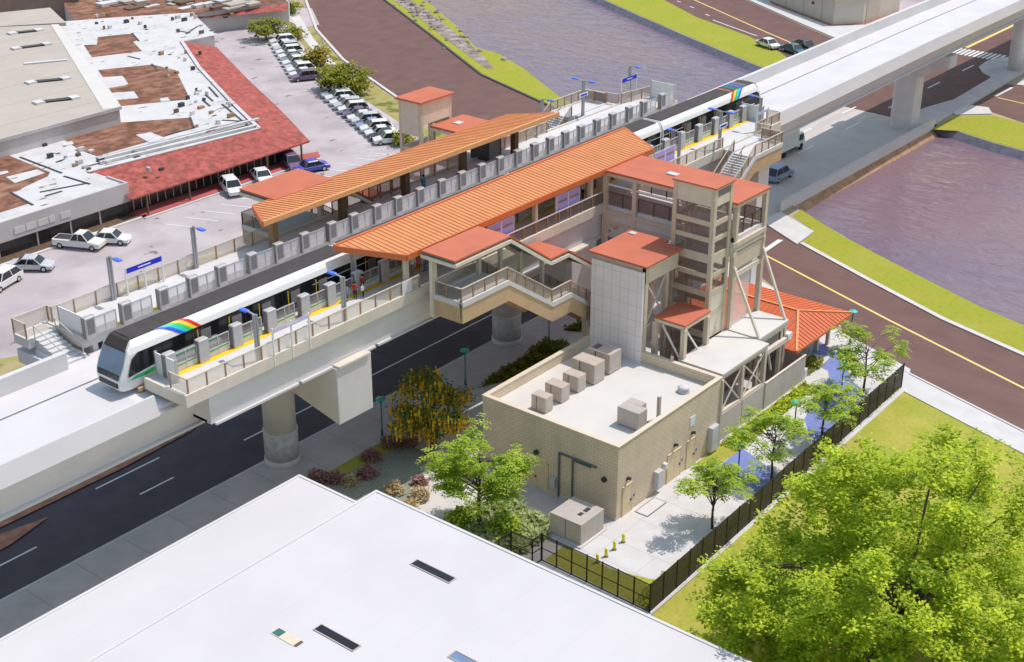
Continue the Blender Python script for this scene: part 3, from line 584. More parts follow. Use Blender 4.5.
# piers
def pier(x, label, cap='near', r=1.27, relief=True, rect=False):
    t = thing('guideway_pier', label, 'pier', (x, 25.3, 0)); yc = 25.3 + (0.6 if rect else 0)
    if rect:
        b = B(); b.loft([[(x - 1.25, yc - 1.5, z), (x + 1.25, yc - 1.5, z), (x + 1.55, yc - 1.1, z), (x + 1.55, yc + 1.1, z), (x + 1.25, yc + 1.5, z), (x - 1.25, yc + 1.5, z), (x - 1.55, yc + 1.1, z), (x - 1.55, yc - 1.1, z)] for z in (0, 9.0)]); b.build('column', 'column', t)
        b = B(); b.loft([[(x - 1.3, y, z0), (x + 1.3, y, z0), (x + 1.3, y, z1), (x - 1.3, y, z1)] for y, z0, z1 in ((20.3, 8.9, 10.5), (21.4, 8.75, 10.55), (23.8, 7.3, 11.28), (28.2, 7.3, 11.28), (30.4, 8.75, 10.55), (31.6, 8.9, 10.5))]); bevel(b.build('pier_cap', 'column', t), 0.05)
        b = B().box(x - 1.1, x + 1.1, 20.22, 20.29, 9.05, 10.4); b.build('end_plate', 'white', t)
        return
    b = B(); b.lathe(x, 25.3, [(r, 2.9 if relief else 0), (r * (1 if relief else 1.08), 10.7)], 32); b.build('column', 'column', t, True)
    if relief:
        b = B(); b.lathe(x, 25.3, [(r + 0.07, 0.6), (r + 0.07, 2.85), (r + 0.02, 2.9)], 32); b.build('relief_band', 'relief', t, True)
        b = B(); b.lathe(x, 25.3, [(r + 0.12, 0), (r + 0.12, 0.55), (r + 0.05, 0.62)], 32); b.build('base_ring', 'column', t, True)
        b = B(); b.lathe(x, 25.3, [(r + 0.1, 2.86), (r + 0.1, 3.0)], 32); b.build('collar', 'column', t, True)
    if cap == 'near':
        b = B(); b.loft([[(x - 1.75, y, z0), (x + 1.75, y, z0), (x + 1.75, y, 11.45), (x - 1.75, y, 11.45)] for y, z0 in ((16.75, 6.95), (23.8, 8.6), (27, 8.6), (33.8, 6.95))]); bevel(b.build('pier_cap', 'column', t), 0.06)
        b = B(); b.box(x - 1.6, x + 1.6, 16.6, 17.3, 11.45, 11.62).build('bearing_shelf', 'cream', t)
    else:
        b = B(); b.box(x - 1.2, x + 1.2, 21.2, 29.4, 8.6, 10.68).build('pier_cap', 'column', t)
pier(-9.3, 'round pier with a stone-relief band and a heavy wedge-shaped cap, nearest the white roof')
pier(18.5, 'round pier with a stone-relief band standing below the covered stair')
pier(46.4, 'round pier below the uncovered stair at the river end of the station')
pier(103.8, 'flat-sided pier with a hammerhead cap at the far end of the road bridge', rect=True)
pier(141.3, 'plain tapered round pier on the round traffic island', cap='far', relief=False, r=1.05)
pier(-46.5, 'round guideway pier behind the white roof at the left', cap='far')
pier(178, 'farther round guideway pier beyond the crosswalk', cap='far', relief=False, r=1.35)

# ------------------------------------------------------------------ platforms
PF = 14.4
def mir(y, far): return 50.6 - y if far else y
def my(b, far):
    if far: b.v = [(x, 50.6 - y, z) for x, y, z in b.v]; b.f = [f[::-1] for f in b.f]
    return b
for far in (False, True):
    nm = 'far' if far else 'near'
    t = thing('platform', f'long pale concrete station platform on the {"parking lot" if far else "street and plaza"} side of the train', 'platform', (-23.8, mir(17.1, far), PF))
    xl = -22.75 if far else -23.9
    b = B().box(xl, 52.2, 17.15, 21.25, 13.72, PF); my(b, far).build('floor_slab', 'platform', t)
    b = B().box(xl - .05, 52.25, 16.98, 17.18, 13.7, PF + 0.16); b.box(xl - .05, xl + .15, 17.18, 21.2, 13.7, PF + 0.1); b.box(52.05, 52.25, 17.18, 21.2, 13.7, PF + 0.1); my(b, far).build('edge_curb', 'cream', t)
    b = B().box(-21.9, 48.5, 17.35, 17.75, 11.5, 13.72); b.box(-21.9, -21.5, 17.75, 21, 11.5, 13.72); my(b, far).build('fascia_wall', 'girder', t)
    b = B()
    for i in range(9): x = -21.6 + i * 7.6; b.box(x + 0.05 * (i % 3), x + 7.4, 17.18 - 0.04 * (i % 2), 17.4, 11.36, 11.52)
    my(b, far).build('bottom_ledge', 'white', t)
    b = B().box(-21.9, 48.5, 17.75, 21.2, 11.5, 11.7); my(b, far).build('soffit', 'girder', t)
    if not far: b = B().box(-22.7, 51.0, 19.82, 20.5, PF, PF + 0.012); b.build('tactile_strip', 'tactile', t)
    else: b = B().box(-22.7, 51.0, 20.7, 21.25, PF + 0.001, PF + 0.014); my(b, far).build('tactile_strip', 'tactile', t)

# platform screen gates: cabinets with glass door panels between
def make_gate(far):
    t = thing('platform_gate', 'x', 'platform gate', (0, 0, 0))
    s = 1 if not far else -1       # track side is +y for the near row
    b = B().cbox(-0.42, 0.42, -0.26, 0.26, 0, 1.62 if far else 1.68, 0.05); b.build('cabinet', 'cab', t)
    b = B().box(-0.30, 0.30, s * 0.262 if s > 0 else -0.268, 0.268 if s > 0 else -0.262, 0.35, 1.45); b.build('louvre', 'cab_dark', t)
    B().box(0.425, 0.435, -0.2, 0.2, 0.05, 1.6).build('side_plate', 'cab_dark', t); B().box(-0.435, -0.425, -0.2, 0.2, 0.05, 1.6).build('side_plate', 'cab_dark', t)
    b = B(); b.bar((0.44, 0, 1.36), (2.3, 0, 1.36), 0.07, 0.06); b.bar((0.44, 0, 0.06), (2.3, 0, 0.06), 0.07, 0.1)
    for x in (0.47, 1.36, 2.28): b.bar((x, 0, 0.05), (x, 0, 1.36), 0.06, 0.06)
    fr = b.build('door_frame', 'cab', t)
    b = B().quad((0.47, 0, 0.62), (2.28, 0, 0.62), (2.28, 0, 1.33), (0.47, 0, 1.33)); b.build('glass_pane', 'glass_gate' if far else 'glass', fr)
    for xa, xb in ((0.5, 1.33), (1.39, 2.25)): B().box(xa, xb, -0.02, 0.02, 0.1, 0.62).build('lower_panel', 'gatelow', fr)
    if not far:
        for xa, xb, dz in ((0.55, 1.30, 0), (1.42, 2.2, .04)): B().box(xa, xb, -0.032, -0.022, 0.42 + dz, 0.5 + dz).build('green_stripe', 'green', fr)
    return learn(t)
gn, gf = make_gate(False), make_gate(True)
near_x = [-22.5, -19.75, -16.8, -13.7, -10.5, -7.9, -5.1, -2.3] + [0.4 + 2.74 * i for i in range(15)] + [41.9, 44.9, 47.7, 50.2]
far_x = [-22.3, -19.2, -15.95, -13.2, -10.5, -7.45, -4.75, -2.0, 1.0, 3.5, 6.2, 8.75, 11.5, 14.3, 17.0, 19.7, 22.3, 24.9, 27.4, 29.8, 32.2, 34.7, 37.35, 40.0, 42.9, 45.5, 48.9]
for i, x in enumerate(near_x):
    l = f'grey glass-doored gate on the near platform edge, {ORD[i]} from the train nose at left'
    if i == 0: gn.location = (x, 20.3, PF); gn['label'] = l; gn['group'] = 'gates of the near platform'
    else: dup(gn, (x, 20.3, PF), l)
for i, x in enumerate(far_x):
    l = f'grey louvred platform gate along the far platform edge, {ORD[i]} from its left end'
    if i == 0: gf.location = (x, 29.2, PF); gf['label'] = l; gf['group'] = 'gates of the far platform'
    else: dup(gf, (x, 29.2, PF), l)

# white end screens, steps and railings
def endscreen(x, y0, y1, label, h=1.55):
    t = thing('platform_end_screen', label, 'screen', (x, y0, PF))
    bevel(B().box(x, x + 0.12, y0, y1, PF, PF + h).build('screen_panel', 'trainwhite', t), 0.03)
    b = B(); b.box(x - 0.04, x + 0.16, y0 - 0.03, y0 + 0.05, PF, PF + h + 0.1); b.box(x - 0.04, x + 0.16, y1 - 0.05, y1 + 0.03, PF, PF + h + 0.1); b.build('screen_post', 'cab', t)
endscreen(-22.9, 19.1, 21.2, 'white solid end screen of the near platform beside the train nose')
endscreen(-22.5, 29.2, 32.4, 'white solid end screen of the far platform behind the train nose')
endscreen(51.3, 18.6, 21.1, 'white solid end screen at the river end of the near platform')
endscreen(51.6, 29.4, 32.4, 'white solid end screen at the river end of the far platform', 1.9)
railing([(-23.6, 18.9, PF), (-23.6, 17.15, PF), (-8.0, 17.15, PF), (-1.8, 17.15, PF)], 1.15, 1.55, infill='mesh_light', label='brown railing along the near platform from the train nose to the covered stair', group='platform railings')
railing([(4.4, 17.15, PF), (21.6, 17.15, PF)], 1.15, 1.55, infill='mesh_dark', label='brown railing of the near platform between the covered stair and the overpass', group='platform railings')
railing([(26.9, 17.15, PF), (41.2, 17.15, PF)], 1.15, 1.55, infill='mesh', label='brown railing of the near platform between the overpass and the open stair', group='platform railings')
railing([(47.4, 15.5, PF), (47.4, 17.15, PF), (52.1, 17.15, PF), (52.1, 18.6, PF)], 1.15, 1.4, label='short brown railing round the river end of the near platform', group='platform railings')
railing([(-25.2, 32.4, PF), (-25.2, 33.9, PF), (-22.4, 33.9, PF), (-22.4, 33.4, PF), (-1.8, 33.4, PF)], 1.15, 1.9, infill='mesh_light', label='brown post railing along the far platform edge, left of its long canopy', group='platform railings')
railing([(5.2, 33.4, PF), (21.8, 33.4, PF)], 1.15, 1.9, infill='mesh', label='brown railing of the far platform behind the long canopy', group='platform railings')
railing([(26.6, 33.4, PF), (34.8, 33.4, PF)], 1.15, 1.6, infill='mesh', label='brown railing of the far platform right of the red-roofed lift', group='platform railings')
railing([(52.1, 32.6, PF), (47.6, 33.4, PF)][::-1], 1.15, 1.4, infill='mesh', label='short brown railing at the river end of the far platform', group='platform railings')
# ------------------------------------------------------------------ train
def make_train():
    t = thing('train', 'white four-car metro train with black roof and rainbow stripes standing at the platform', 'train', (-25.3, 22.95, 13.35))
    yc = 22.95
    half = [(1.18, 13.72), (1.36, 14.05), (1.42, 14.6), (1.43, 15.8), (1.40, 16.25), (1.28, 16.62), (1.06, 16.92), (0.86, 17.08)]
    def ring(x, top, wf, bot=13.72):
        p = []
        for y, z in half: p.append((x, yc - y * wf, max(bot, min(z, top))))
        for y, z in half[::-1]: p.append((x, yc + y * wf, max(bot, min(z, top))))
        return p
    nose = [(-25.42, 14.55, 0.86, 14.02), (-25.36, 14.9, 0.90, 13.86), (-25.05, 15.55, 0.94, 13.74), (-24.62, 16.5, 0.97, 13.72), (-24.2, 17.0, 0.99, 13.72), (-23.9, 17.08, 1.0, 13.72)]
    J = [-4.2, 16.55, 37.3]
    cars = [(None, J[0]), (J[0], J[1]), (J[1], J[2]), (J[2], None)]
    for i, (a, c) in enumerate(cars):
        b = B()
        if a is None: secs = [ring(*n) for n in nose] + [ring(c - 0.22, 17.08, 1)]
        elif c is None: secs = [ring(a + 0.22, 17.08, 1)] + [ring(31.0 - n[0], *n[1:]) for n in nose[::-1]]
        else: secs = [ring(a + 0.22, 17.08, 1), ring(c - 0.22, 17.08, 1)]
        b.loft(secs); b.build('car_body', 'trainwhite', t)
        x0 = -24.0 if a is None else a + 0.35; x1 = 55.0 if c is None else c - 0.35
        b = B().loft([[(x, yc - 0.93, 17.05), (x, yc - 0.86, 17.12), (x, yc, 17.16), (x, yc + 0.86, 17.12), (x, yc + 0.93, 17.05)] for x in (x0, x1)], False, False); rf = b.build('roof', 'trainroof', t)
        b = B()
        w0 = -24.95 if a is None else a + 0.3; w1 = 55.95 if c is None else c - 0.3
        for s in (-1, 1):
            y = yc + s * 1.445
            if a is None: poly = [(w0 + 0.05, 14.78), (-22.6, 15.0), (-22.0, 15.22), (-17.5, 15.22), (-17.0, 14.55), (w1, 14.55), (w1, 16.28), (w0 + 1.0, 16.28), (w0 + 0.45, 15.95)]
            elif c is None: poly = [(w1 - 0.05, 14.78), (53.6, 15.0), (53.0, 15.22), (49, 15.22), (48.5, 14.55), (w0, 14.55), (w0, 16.28), (w1 - 1.0, 16.28), (w1 - 0.45, 15.95)]
            else: poly = [(w0, 14.55), (w1, 14.55), (w1, 16.28), (w0, 16.28)]
            b.add([(x, y if z < 16 else y - s * 0.022, z) for x, z in poly], [tuple(range(len(poly)))])
        wb = b.build('window_band', 'trainglass', t)
        b = B()
        n0 = max(w0, -20); n = int((min(w1, 51) - n0) / 2.74)
        for k in range(n):
            x = n0 + 0.9 + k * 2.74; B().box(x, x + 0.07, yc - 1.47, yc - 1.45, 14.5, 16.1).build('door_edge', 'yellowpole', wb)
        for k in range(n): x = n0 + 0.9 + k * 2.74; B().box(x + 0.3, x + 1.15, yc - 1.462, yc - 1.448, 15.0, 15.95).build('door_window', 'cab_dark', wb)
    for x in J:
        b = B(); b.loft([[(xx, yc + (y * 0.93), min(z, 17.0)) for y, z in [(-p[0], p[1]) for p in half] + half[::-1]] for xx in (x - 0.22, x + 0.22)]); b.build('gangway', 'car_silver', t)
    for s, x0 in ((1, 0), (-1, 31.0)):
        f = lambda x: x if s > 0 else 31.0 - x
        def face(name, m, pts): return B().add(pts, [(0, 1, 2, 3)] if len(pts) == 4 else [tuple(range(len(pts)))]).build(name, m, t)
        prof = [(-25.40, 14.93, 1.16), (-25.10, 15.57, 1.20), (-24.66, 16.53, 1.10), (-24.24, 17.03, 0.98), (-23.94, 17.125, 0.92), (-23.6, 17.13, 0.90)]
        def band(name, m, rows):
            b = B()
            for (xa, za, wa), (xb, zb, wb) in zip(rows, rows[1:]): b.quad((f(xa), yc - wa, za), (f(xa), yc + wa, za), (f(xb), yc + wb, zb), (f(xb), yc - wb, zb))
            return b.build(name, m, t)
        band('windscreen', 'screen', [(-25.36, 15.02, 1.16)] + prof[1:2] + [(-24.72, 16.40, 1.12)])
        band('brow', 'trainroof', [(-24.71, 16.42, 1.12)] + prof[2:])
        band('display_band', 'trainglass', [(-25.47, 14.62, 1.08), (-25.405, 14.93, 1.15), (-25.365, 15.0, 1.16)])
        B().box(*sorted((f(-25.50), f(-25.3))), yc - 0.95, yc + 0.95, 14.06, 14.36).build('bumper', 'dark', t)
        b = B()
        for y in (-1.02, 0.86): b.box(*sorted((f(-25.47), f(-25.35))), yc + y, yc + y + 0.16, 14.45, 14.62)
        b.build('headlight', 'lampglass', t)
        # green side stripe and rainbow bands on the shoulder
        b = B()
        for q in (-1, 1):
            y = yc + q * 1.447; b.add([(f(-24.9), y, 14.50), (f(-24.2), y, 14.72), (f(-22.4), y, 14.86), (f(-21.9), y, 15.02), (f(-17.2), y, 15.06), (f(-17.4), y, 14.82), (f(-21.6), y, 14.78), (f(-23.2), y, 14.50)], [tuple(range(8))])
        b.build('green_stripe', 'green', t)
        arc = [(1.43, 16.22), (1.405, 16.30), (1.30, 16.63), (1.08, 16.935), (0.90, 17.09)]
        def shoulder(v):
            i = min(3, int(v * 4)); u = v * 4 - i; return tuple(arc[i][j] + (arc[i + 1][j] - arc[i][j]) * u for j in (0, 1))
        for k, m in enumerate(('sblu', 'scyn', 'sgrn', 'syel', 'sred')):
            n = 8
            def edge(i, u):
                xa, xb = -22.2 + 0.44 * i, -20.35 + 0.34 * i
                return xa + (xb - xa) * u, 0.99 - 0.80 * u ** 1.35
            for q in (-1, 1):
                b = B()
                for j in range(n):
                    P_ = []
                    for i, u in ((k, j / n), (k, (j + 1) / n), (k + 1, (j + 1) / n), (k + 1, j / n)):
                        x, v = edge(i, u); yy, z = shoulder(v); P_.append((f(x), yc + q * (yy + 0.016), z + 0.012))
                    b.quad(*P_)
                b.build('rainbow_stripe', m, t)
        b = B()
    # muted bands across the black roof near the river end
    for k, (x, m) in enumerate(((50.4, 'car_red'), (51.3, 'teal'), (52.3, 'car_royal'), (53.2, 'car_purple'))):
        B().loft([[(x + a, yc - 0.9, 17.075), (x + a, yc - 0.85, 17.13), (x + a, yc, 17.17), (x + a, yc + 0.86, 17.13)] for a in (0, (0.5, 0.8, 0.7, 0.6)[k])], False, False).build('roof_band', m, t)
    B().box(-23, 54, yc - 0.9, yc + 0.9, 13.37, 13.72).build('undercarriage', 'dark', t)
    b = B().box(-24.2, -22.6, yc - 1.5, yc - 1.25, 13.5, 13.75).build('coupler_cover', 'tan', t)
make_train()

# ------------------------------------------------------------------ canopies
def canopy(far):
    nm = 'far' if far else 'near'
    t = thing('platform_canopy', 'long orange ribbed canopy over the ' + ('far platform by the parking lot' if far else 'near platform, beside the overpass'), 'canopy', (-3, mir(17.0, far), 17.5))
    I = [(-6.1, 21.5, 18.12), (31.0, 21.5, 18.12)]; O = [(-3.2, 17.0, 17.6), (28.9, 17.0, 17.6)]
    b = B(); top = [I[0], I[1], O[1], O[0]]
    b.add(top + [(x, y, z - 0.12) for x, y, z in top], [(0, 1, 2, 3), (7, 6, 5, 4), (0, 4, 5, 1), (1, 5, 6, 2), (2, 6, 7, 3), (3, 7, 4, 0)]); my(b, far).build('roof', 'tile', t)
    # raised seams
    b = B(); x = -5.8
    while x < 30.8:
        y1, y0 = 21.5, 17.0
        if x < -3.2: y0 = 17.0 + (-3.2 - x) / 2.9 * 4.5
        if x > 28.9: y0 = 17.0 + (x - 28.9) / 2.1 * 4.5
        z = lambda y: 17.6 + (y - 17) / 4.5 * 0.52 + 0.025
        b.bar((x, y0, z(y0)), (x, y1, z(y1)), 0.05, 0.05); x += 0.46
    my(b, far).build('roof_seam', 'tile', t)
    b = B()
    for p, q in ((O[0], O[1]), (I[0], O[0]), (O[1], I[1])): b.bar((p[0], p[1], p[2] - 0.2), (q[0], q[1], q[2] - 0.2), 0.16, 0.46)
    my(b, far).build('fascia', 'fascia', t)
    b = B(); b.bar((I[0][0], I[0][1], I[0][2] - 0.12), (I[1][0], I[1][1], I[1][2] - 0.12), 0.2, 0.4); my(b, far).build('gutter', 'fascia_pale' if far else 'fascia', t)
    for k, x in enumerate((-2.9, 4.8, 12.5, 20.1, 27.6)):
        b = B()
        if far: b.box(x - 0.28, x + 0.28, 31.45, 32.0, PF, 17.7); b.build('post', 'darkbrown' if k else 'brown', t)
        else: b.box(x - 0.16, x + 0.16, 17.25, 17.6, PF, 17.5); b.build('post', 'frame', t)
        b = B(); b.bar((x, 17.3, 17.42), (x, 21.3, 17.9), 0.16, 0.26); my(b, far).build('rafter', 'frame', t)
canopy(False); canopy(True)
t = thing('lift_shaft', 'dark boxy lift shaft under the right end of the far canopy', 'lift shaft', (24.4, 32.4, PF))
B().box(24.2, 26.3, 32.3, 34.3, PF, 17.2).build('shaft_wall', 'dark', t); B().box(24.5, 26.0, 32.24, 32.3, PF, 16.6).build('lift_door', 'cab_dark', t)

# ------------------------------------------------------------------ stairs
def slab_profile(segs, dz0, dz1):
    up = [(x, z + dz1) for x, z in segs]; lo = [(x, z + dz0) for x, z in segs]
    return up + lo[::-1]
def egress(name, label, segs, far, y0, y1, covered, end_x, rail_group, inner=True):
    """a stair in line with the platform: segs are (x, floor z) corners from the platform down"""
    t = thing(name, label, 'stair', (segs[0][0], mir(y0, far), segs[0][1]))
    b = B()
    for p, q in zip(segs, segs[1:]): b.ext_y([(p[0], p[1]), (q[0], q[1]), (q[0], q[1] - 1.2), (p[0], p[1] - 1.2)], y0 + 0.02, y1 - 0.02)
    my(b, far).build('deck', 'tan', t)
    b = B(); c = B()
    for yy in (y0, y1):
        for p, q in zip(segs, segs[1:]):
            b.ext_y([(p[0], p[1] - 0.15), (q[0], q[1] - 0.15), (q[0], q[1] - 1.55), (p[0], p[1] - 1.55)], yy - 0.10, yy + 0.10)
            c.ext_y([(p[0], p[1] + 0.16), (q[0], q[1] + 0.16), (q[0], q[1] - 0.24), (p[0], p[1] - 0.24)], yy - 0.16, yy + 0.16)
    e = segs[0]; b.box(e[0] - 0.06, e[0] + 0.06, y0 + 0.1, y1 - 0.1, e[1] - 1.55, e[1] - 0.15); c.box(e[0] - 0.13, e[0] + 0.13, y0 + 0.16, y1 - 0.16, e[1] - 0.24, e[1] + 0.15)
    my(b, far).build('fascia', 'tan', t); my(c, far).build('curb', 'platform', t)
    for p, q in zip(segs, segs[1:]):
        if abs(p[1] - q[1]) > 0.5:
            n = max(3, int(abs(p[1] - q[1]) / 0.17)); f = B()
            for k in range(n):
                xa = p[0] + (q[0] - p[0]) * k / n; xb = p[0] + (q[0] - p[0]) * (k + 1) / n; z = p[1] + (q[1] - p[1]) * k / n
                f.box(min(xa, xb), max(xa, xb), y0 + 0.16, y1 - 0.16, z - 0.3, z + 0.005)
            my(f, far).build('stair_flight', 'platform', t)
            f = B(); f.bar((p[0], (y0 + y1) / 2, p[1] + 0.9), (q[0], (y0 + y1) / 2, q[1] + 0.9), 0.06); my(f, far).build('handrail', 'brown', t)
            for k in range(4):
                u = 0.1 + k * 0.27; put(post_mesh(0.9, 0.06), 'post', (p[0] + (q[0] - p[0]) * u, mir((y0 + y1) / 2, far), p[1] + (q[1] - p[1]) * u), t)
        else:
            f = B().box(min(p[0], q[0]), max(p[0], q[0]), y0 + 0.16, y1 - 0.16, p[1] - 0.1, p[1] + 0.004); my(f, far).build('landing', 'platform', t)
    railing([(x, mir(y0, far), z + 0.1) for x, z in segs], 1.1, 1.25, parent=t, infill='mesh')
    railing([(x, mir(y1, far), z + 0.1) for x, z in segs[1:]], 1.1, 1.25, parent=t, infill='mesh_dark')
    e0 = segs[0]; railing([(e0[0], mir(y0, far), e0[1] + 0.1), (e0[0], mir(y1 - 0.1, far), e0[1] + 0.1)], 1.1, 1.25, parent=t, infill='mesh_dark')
    xe, ze = segs[-1]
    if ze > 0.5:
        for yy in (y0 + 0.4, y1 - 0.4): my(B().box(min(xe, end_x), min(xe, end_x) + 0.5, yy - 0.2, yy + 0.2, 0, ze - 1.2), far).build('leg', 'cream', t)
        my(B().box(min(xe, end_x), max(xe, end_x), y0, y1, ze - 1.2, ze), far).build('lower_landing', 'cream', t)
    if covered:
        ry0, ry1 = y0 + 0.3, y1 + 0.65
        k = 1 if segs[-1][0] > segs[0][0] else -1
        top = [(segs[0][0] - 0.3 * k, 17.72), (segs[1][0] + 0.75 * k, 17.72), (segs[2][0] + 0.2 * k, 14.27), (segs[3][0] + 0.1 * k, 14.25), (segs[4][0] - 0.8 * k, 11.3)]
        for p, q in zip(top, top[1:]):
            b = B().ext_y([(p[0], p[1]), (q[0], q[1]), (q[0], q[1] - 0.14), (p[0], p[1] - 0.14)], ry0, ry1); my(b, far).build('roof', 'red', t)
            b = B().ext_y([(p[0], p[1] - 0.15), (q[0], q[1] - 0.15), (q[0], q[1] - 0.26), (p[0], p[1] - 0.26)], ry0 + 0.12, ry1 - 0.1); my(b, far).build('soffit', 'teal', t)
            for yy in (ry0 + 0.02, ry1 - 0.1):
                b = B(); b.bar((p[0], yy, p[1] - 0.42), (q[0], yy, q[1] - 0.42), 0.22, 0.26); my(b, far).build('eave_beam', 'frame_light', t)
        for x in (top[0][0], top[1][0]):
            b = B(); b.bar((x, ry0, 17.3), (x, ry1, 17.3), 0.2, 0.26); my(b, far).build('cross_beam', 'frame_light', t)
        def floorz(x):
            for p, q in zip(segs, segs[1:]):
                if min(p[0], q[0]) <= x <= max(p[0], q[0]): return p[1] + (q[1] - p[1]) * (x - p[0]) / (q[0] - p[0])
            return segs[-1][1]
        def roofz(x):
            for p, q in zip(top, top[1:]):
                if min(p[0], q[0]) <= x <= max(p[0], q[0]): return p[1] + (q[1] - p[1]) * (x - p[0]) / (q[0] - p[0])
            return top[0][1]
        for x in (segs[0][0] + 0.1 * k, segs[1][0] - 0.2 * k, segs[1][0] + 2.4 * k, segs[2][0] - 0.7 * k, segs[3][0] - 0.3 * k, segs[3][0] + 2.6 * k):
            b = B().box(x - 0.15, x + 0.15, y1 - 0.35, y1 - 0.05, floorz(x) - 0.3, roofz(x) - 0.3); my(b, far).build('post', 'frame_light', t)
        b = B().box(segs[0][0] - 0.25, segs[0][0] + 0.08, y1 - 0.3, y1 - 0.02, 12.6, 17.35); my(b, far).build('post', 'frame_light', t)
    return t
SA = [(-1.75, 14.3), (3.6, 14.3), (9.15, 10.55), (11.6, 10.55), (17.0, 6.9)]
egress('covered_stair', 'covered stair with stepped tan fascia and red roofs descending from the near platform', SA, False, 13.05, 15.95, True, 18.6, None)
egress('covered_stair', 'covered stair behind the far platform, only its flat red roof showing past the orange canopy', [(-1.1, 14.3), (4.4, 14.3), (10, 10.55), (12.4, 10.55), (18, 6.9)], True, 13.05, 16.95, True, 19.6, None)
SR = [(46.3, 14.35), (41.2, 14.35), (35.6, 10.6), (33.2, 10.6), (27.9, 7.0)]
egress('open_stair', 'uncovered stair with white steps and brown railings between the overpass and the river', SR, False, 13.6, 15.9, False, 27.0, None)
egress('open_stair', 'uncovered stair with brown railings behind the far platform, beside the river', [(46.6, 14.35), (40.6, 14.35), (35.0, 10.6), (32.6, 10.6), (27.5, 7.0)], True, 13.2, 15.9, False, 26.6, None)
for far in (False, True):
    t = thing('stair_landing', 'white landing floor joining the ' + ('far' if far else 'near') + ' platform to its uncovered stair', 'landing', (41, mir(15.9, far), PF))
    B_ = B().box(41.2, 47.4, 15.9, 17.0, 13.75, PF + 0.003); my(B_, far).build('floor_slab', 'platform', t)
    b = B().box(46.42, 47.4, 15.5, 15.9, 13.75, PF + 0.003); my(b, far).build('floor_slab', 'platform', t)
    b = B().box(-1.7, 4.4, 16.95, 17.1, 13.7, PF) if False else B().box(43.0, 45.0, 14.0, 15.6, 0, 12.8); my(b, far).build('support_wall', 'column', t)
railing([(46.3, 37.6, PF), (47.2, 33.5, PF)], 1.15, 1.3, infill='mesh', label='brown railing across the end of the landing on the far platform, beside the station sign', group='platform railings')

# ------------------------------------------------------------------ overpass, lift tower and entrance frames
def frame_box(t, xs, ys, z0, z1, w=0.34, m='frame', name='post'):
    for x in xs:
        for y in ys: B().box(x - w / 2, x + w / 2, y - w / 2, y + w / 2, z0, z1).build(name, m, t)
t = thing('overpass', 'overpass with a long flat red roof linking near platform and glass lift tower', 'overpass', (21.8, 4.2, 13))
bevel(B().box(21.65, 26.95, 4.0, 17.25, 17.32, 17.5).build('roof', 'red', t), 0.02)
b = B(); b.bar((21.8, 4.2, 17.18), (21.8, 17.15, 17.18), 0.24, 0.3); b.bar((26.75, 4.2, 17.18), (26.75, 17.15, 17.18), 0.24, 0.3)
for y in (4.2, 17.1): b.bar((21.8, y, 17.18), (26.75, y, 17.18), 0.24, 0.3)
b.build('roof_beam', 'frame', t)
B().box(24.0, 24.6, 11.4, 12.4, 17.5, 17.62).build('roof_hatch', 'white', t)
B().box(21.9, 26.7, 4.3, 17.2, 13.3, 14.35).build('floor_slab', 'girder', t)
b = B()
for x in (21.8, 26.75): b.box(x - 0.16, x + 0.16, 4.1, 17.2, 13.62, 14.0); b.box(x - 0.14, x + 0.14, 4.1, 17.2, 12.75, 13.1)
b.box(21.96, 26.6, 4.05, 4.3, 13.62, 14.0); b.build('floor_beam', 'frame', t)
b = B()
for x in (21.8, 26.75): b.box(x - 0.1, x + 0.1, 4.3, 17.15, 13.1, 13.62)
b.build('side_panel', 'column', t)
for x, y, z in ((21.8, 17.0, 0.1), (21.8, 13.95, 12.8), (21.8, 9.0, 0.1), (26.75, 17.0, 0.1), (26.75, 11, 12.8), (26.75, 4.35, 6.2), (22.1, 4.35, 6.2)):
    B().box(x - 0.2, x + 0.2, y - 0.2, y + 0.2, z, 17.05).build('post', 'frame', t)
b = B(); b.tube((21.75, 16.7, 16.3), (21.75, 9.6, 16.3), 0.09)
b.build('light_tube', 'trainwhite', t)
B().bar((21.8, 16.8, 12.8), (21.8, 14.4, 10.6), 0.16).build('diagonal_brace', 'frame_light', t); B().bar((21.8, 14.4, 10.6), (21.8, 9, 8.2), 0.16).build('diagonal_brace', 'frame_light', t)
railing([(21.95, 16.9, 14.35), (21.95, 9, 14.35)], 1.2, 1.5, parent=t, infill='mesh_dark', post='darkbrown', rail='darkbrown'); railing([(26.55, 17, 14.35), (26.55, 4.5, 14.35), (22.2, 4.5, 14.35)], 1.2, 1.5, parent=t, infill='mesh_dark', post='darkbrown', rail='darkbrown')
b = B(); b.box(22.2, 26.6, 4.22, 4.46, 13.05, 13.3); b.box(22.2, 26.6, 4.2, 4.42, 10.75, 11.15); b.build('end_beam', 'frame_light', t)
B().box(22.25, 26.55, 4.26, 4.4, 11.5, 12.9).build('end_panel', 'frame', t)
B().quad((22.3, 4.33, 6.3), (25.0, 4.33, 6.3), (25.0, 4.33, 10.75), (22.3, 4.33, 10.75)).build('glass_screen', 'glass_pale', t)
B().bar((26.75, 4.35, 12.4), (26.5, 1.45, 6.3), 0.2).build('diagonal_brace', 'frame_light', t); B().bar((22.1, 4.35, 12.0), (22.0, 1.4, 6.3), 0.2).build('diagonal_brace', 'frame_light', t)

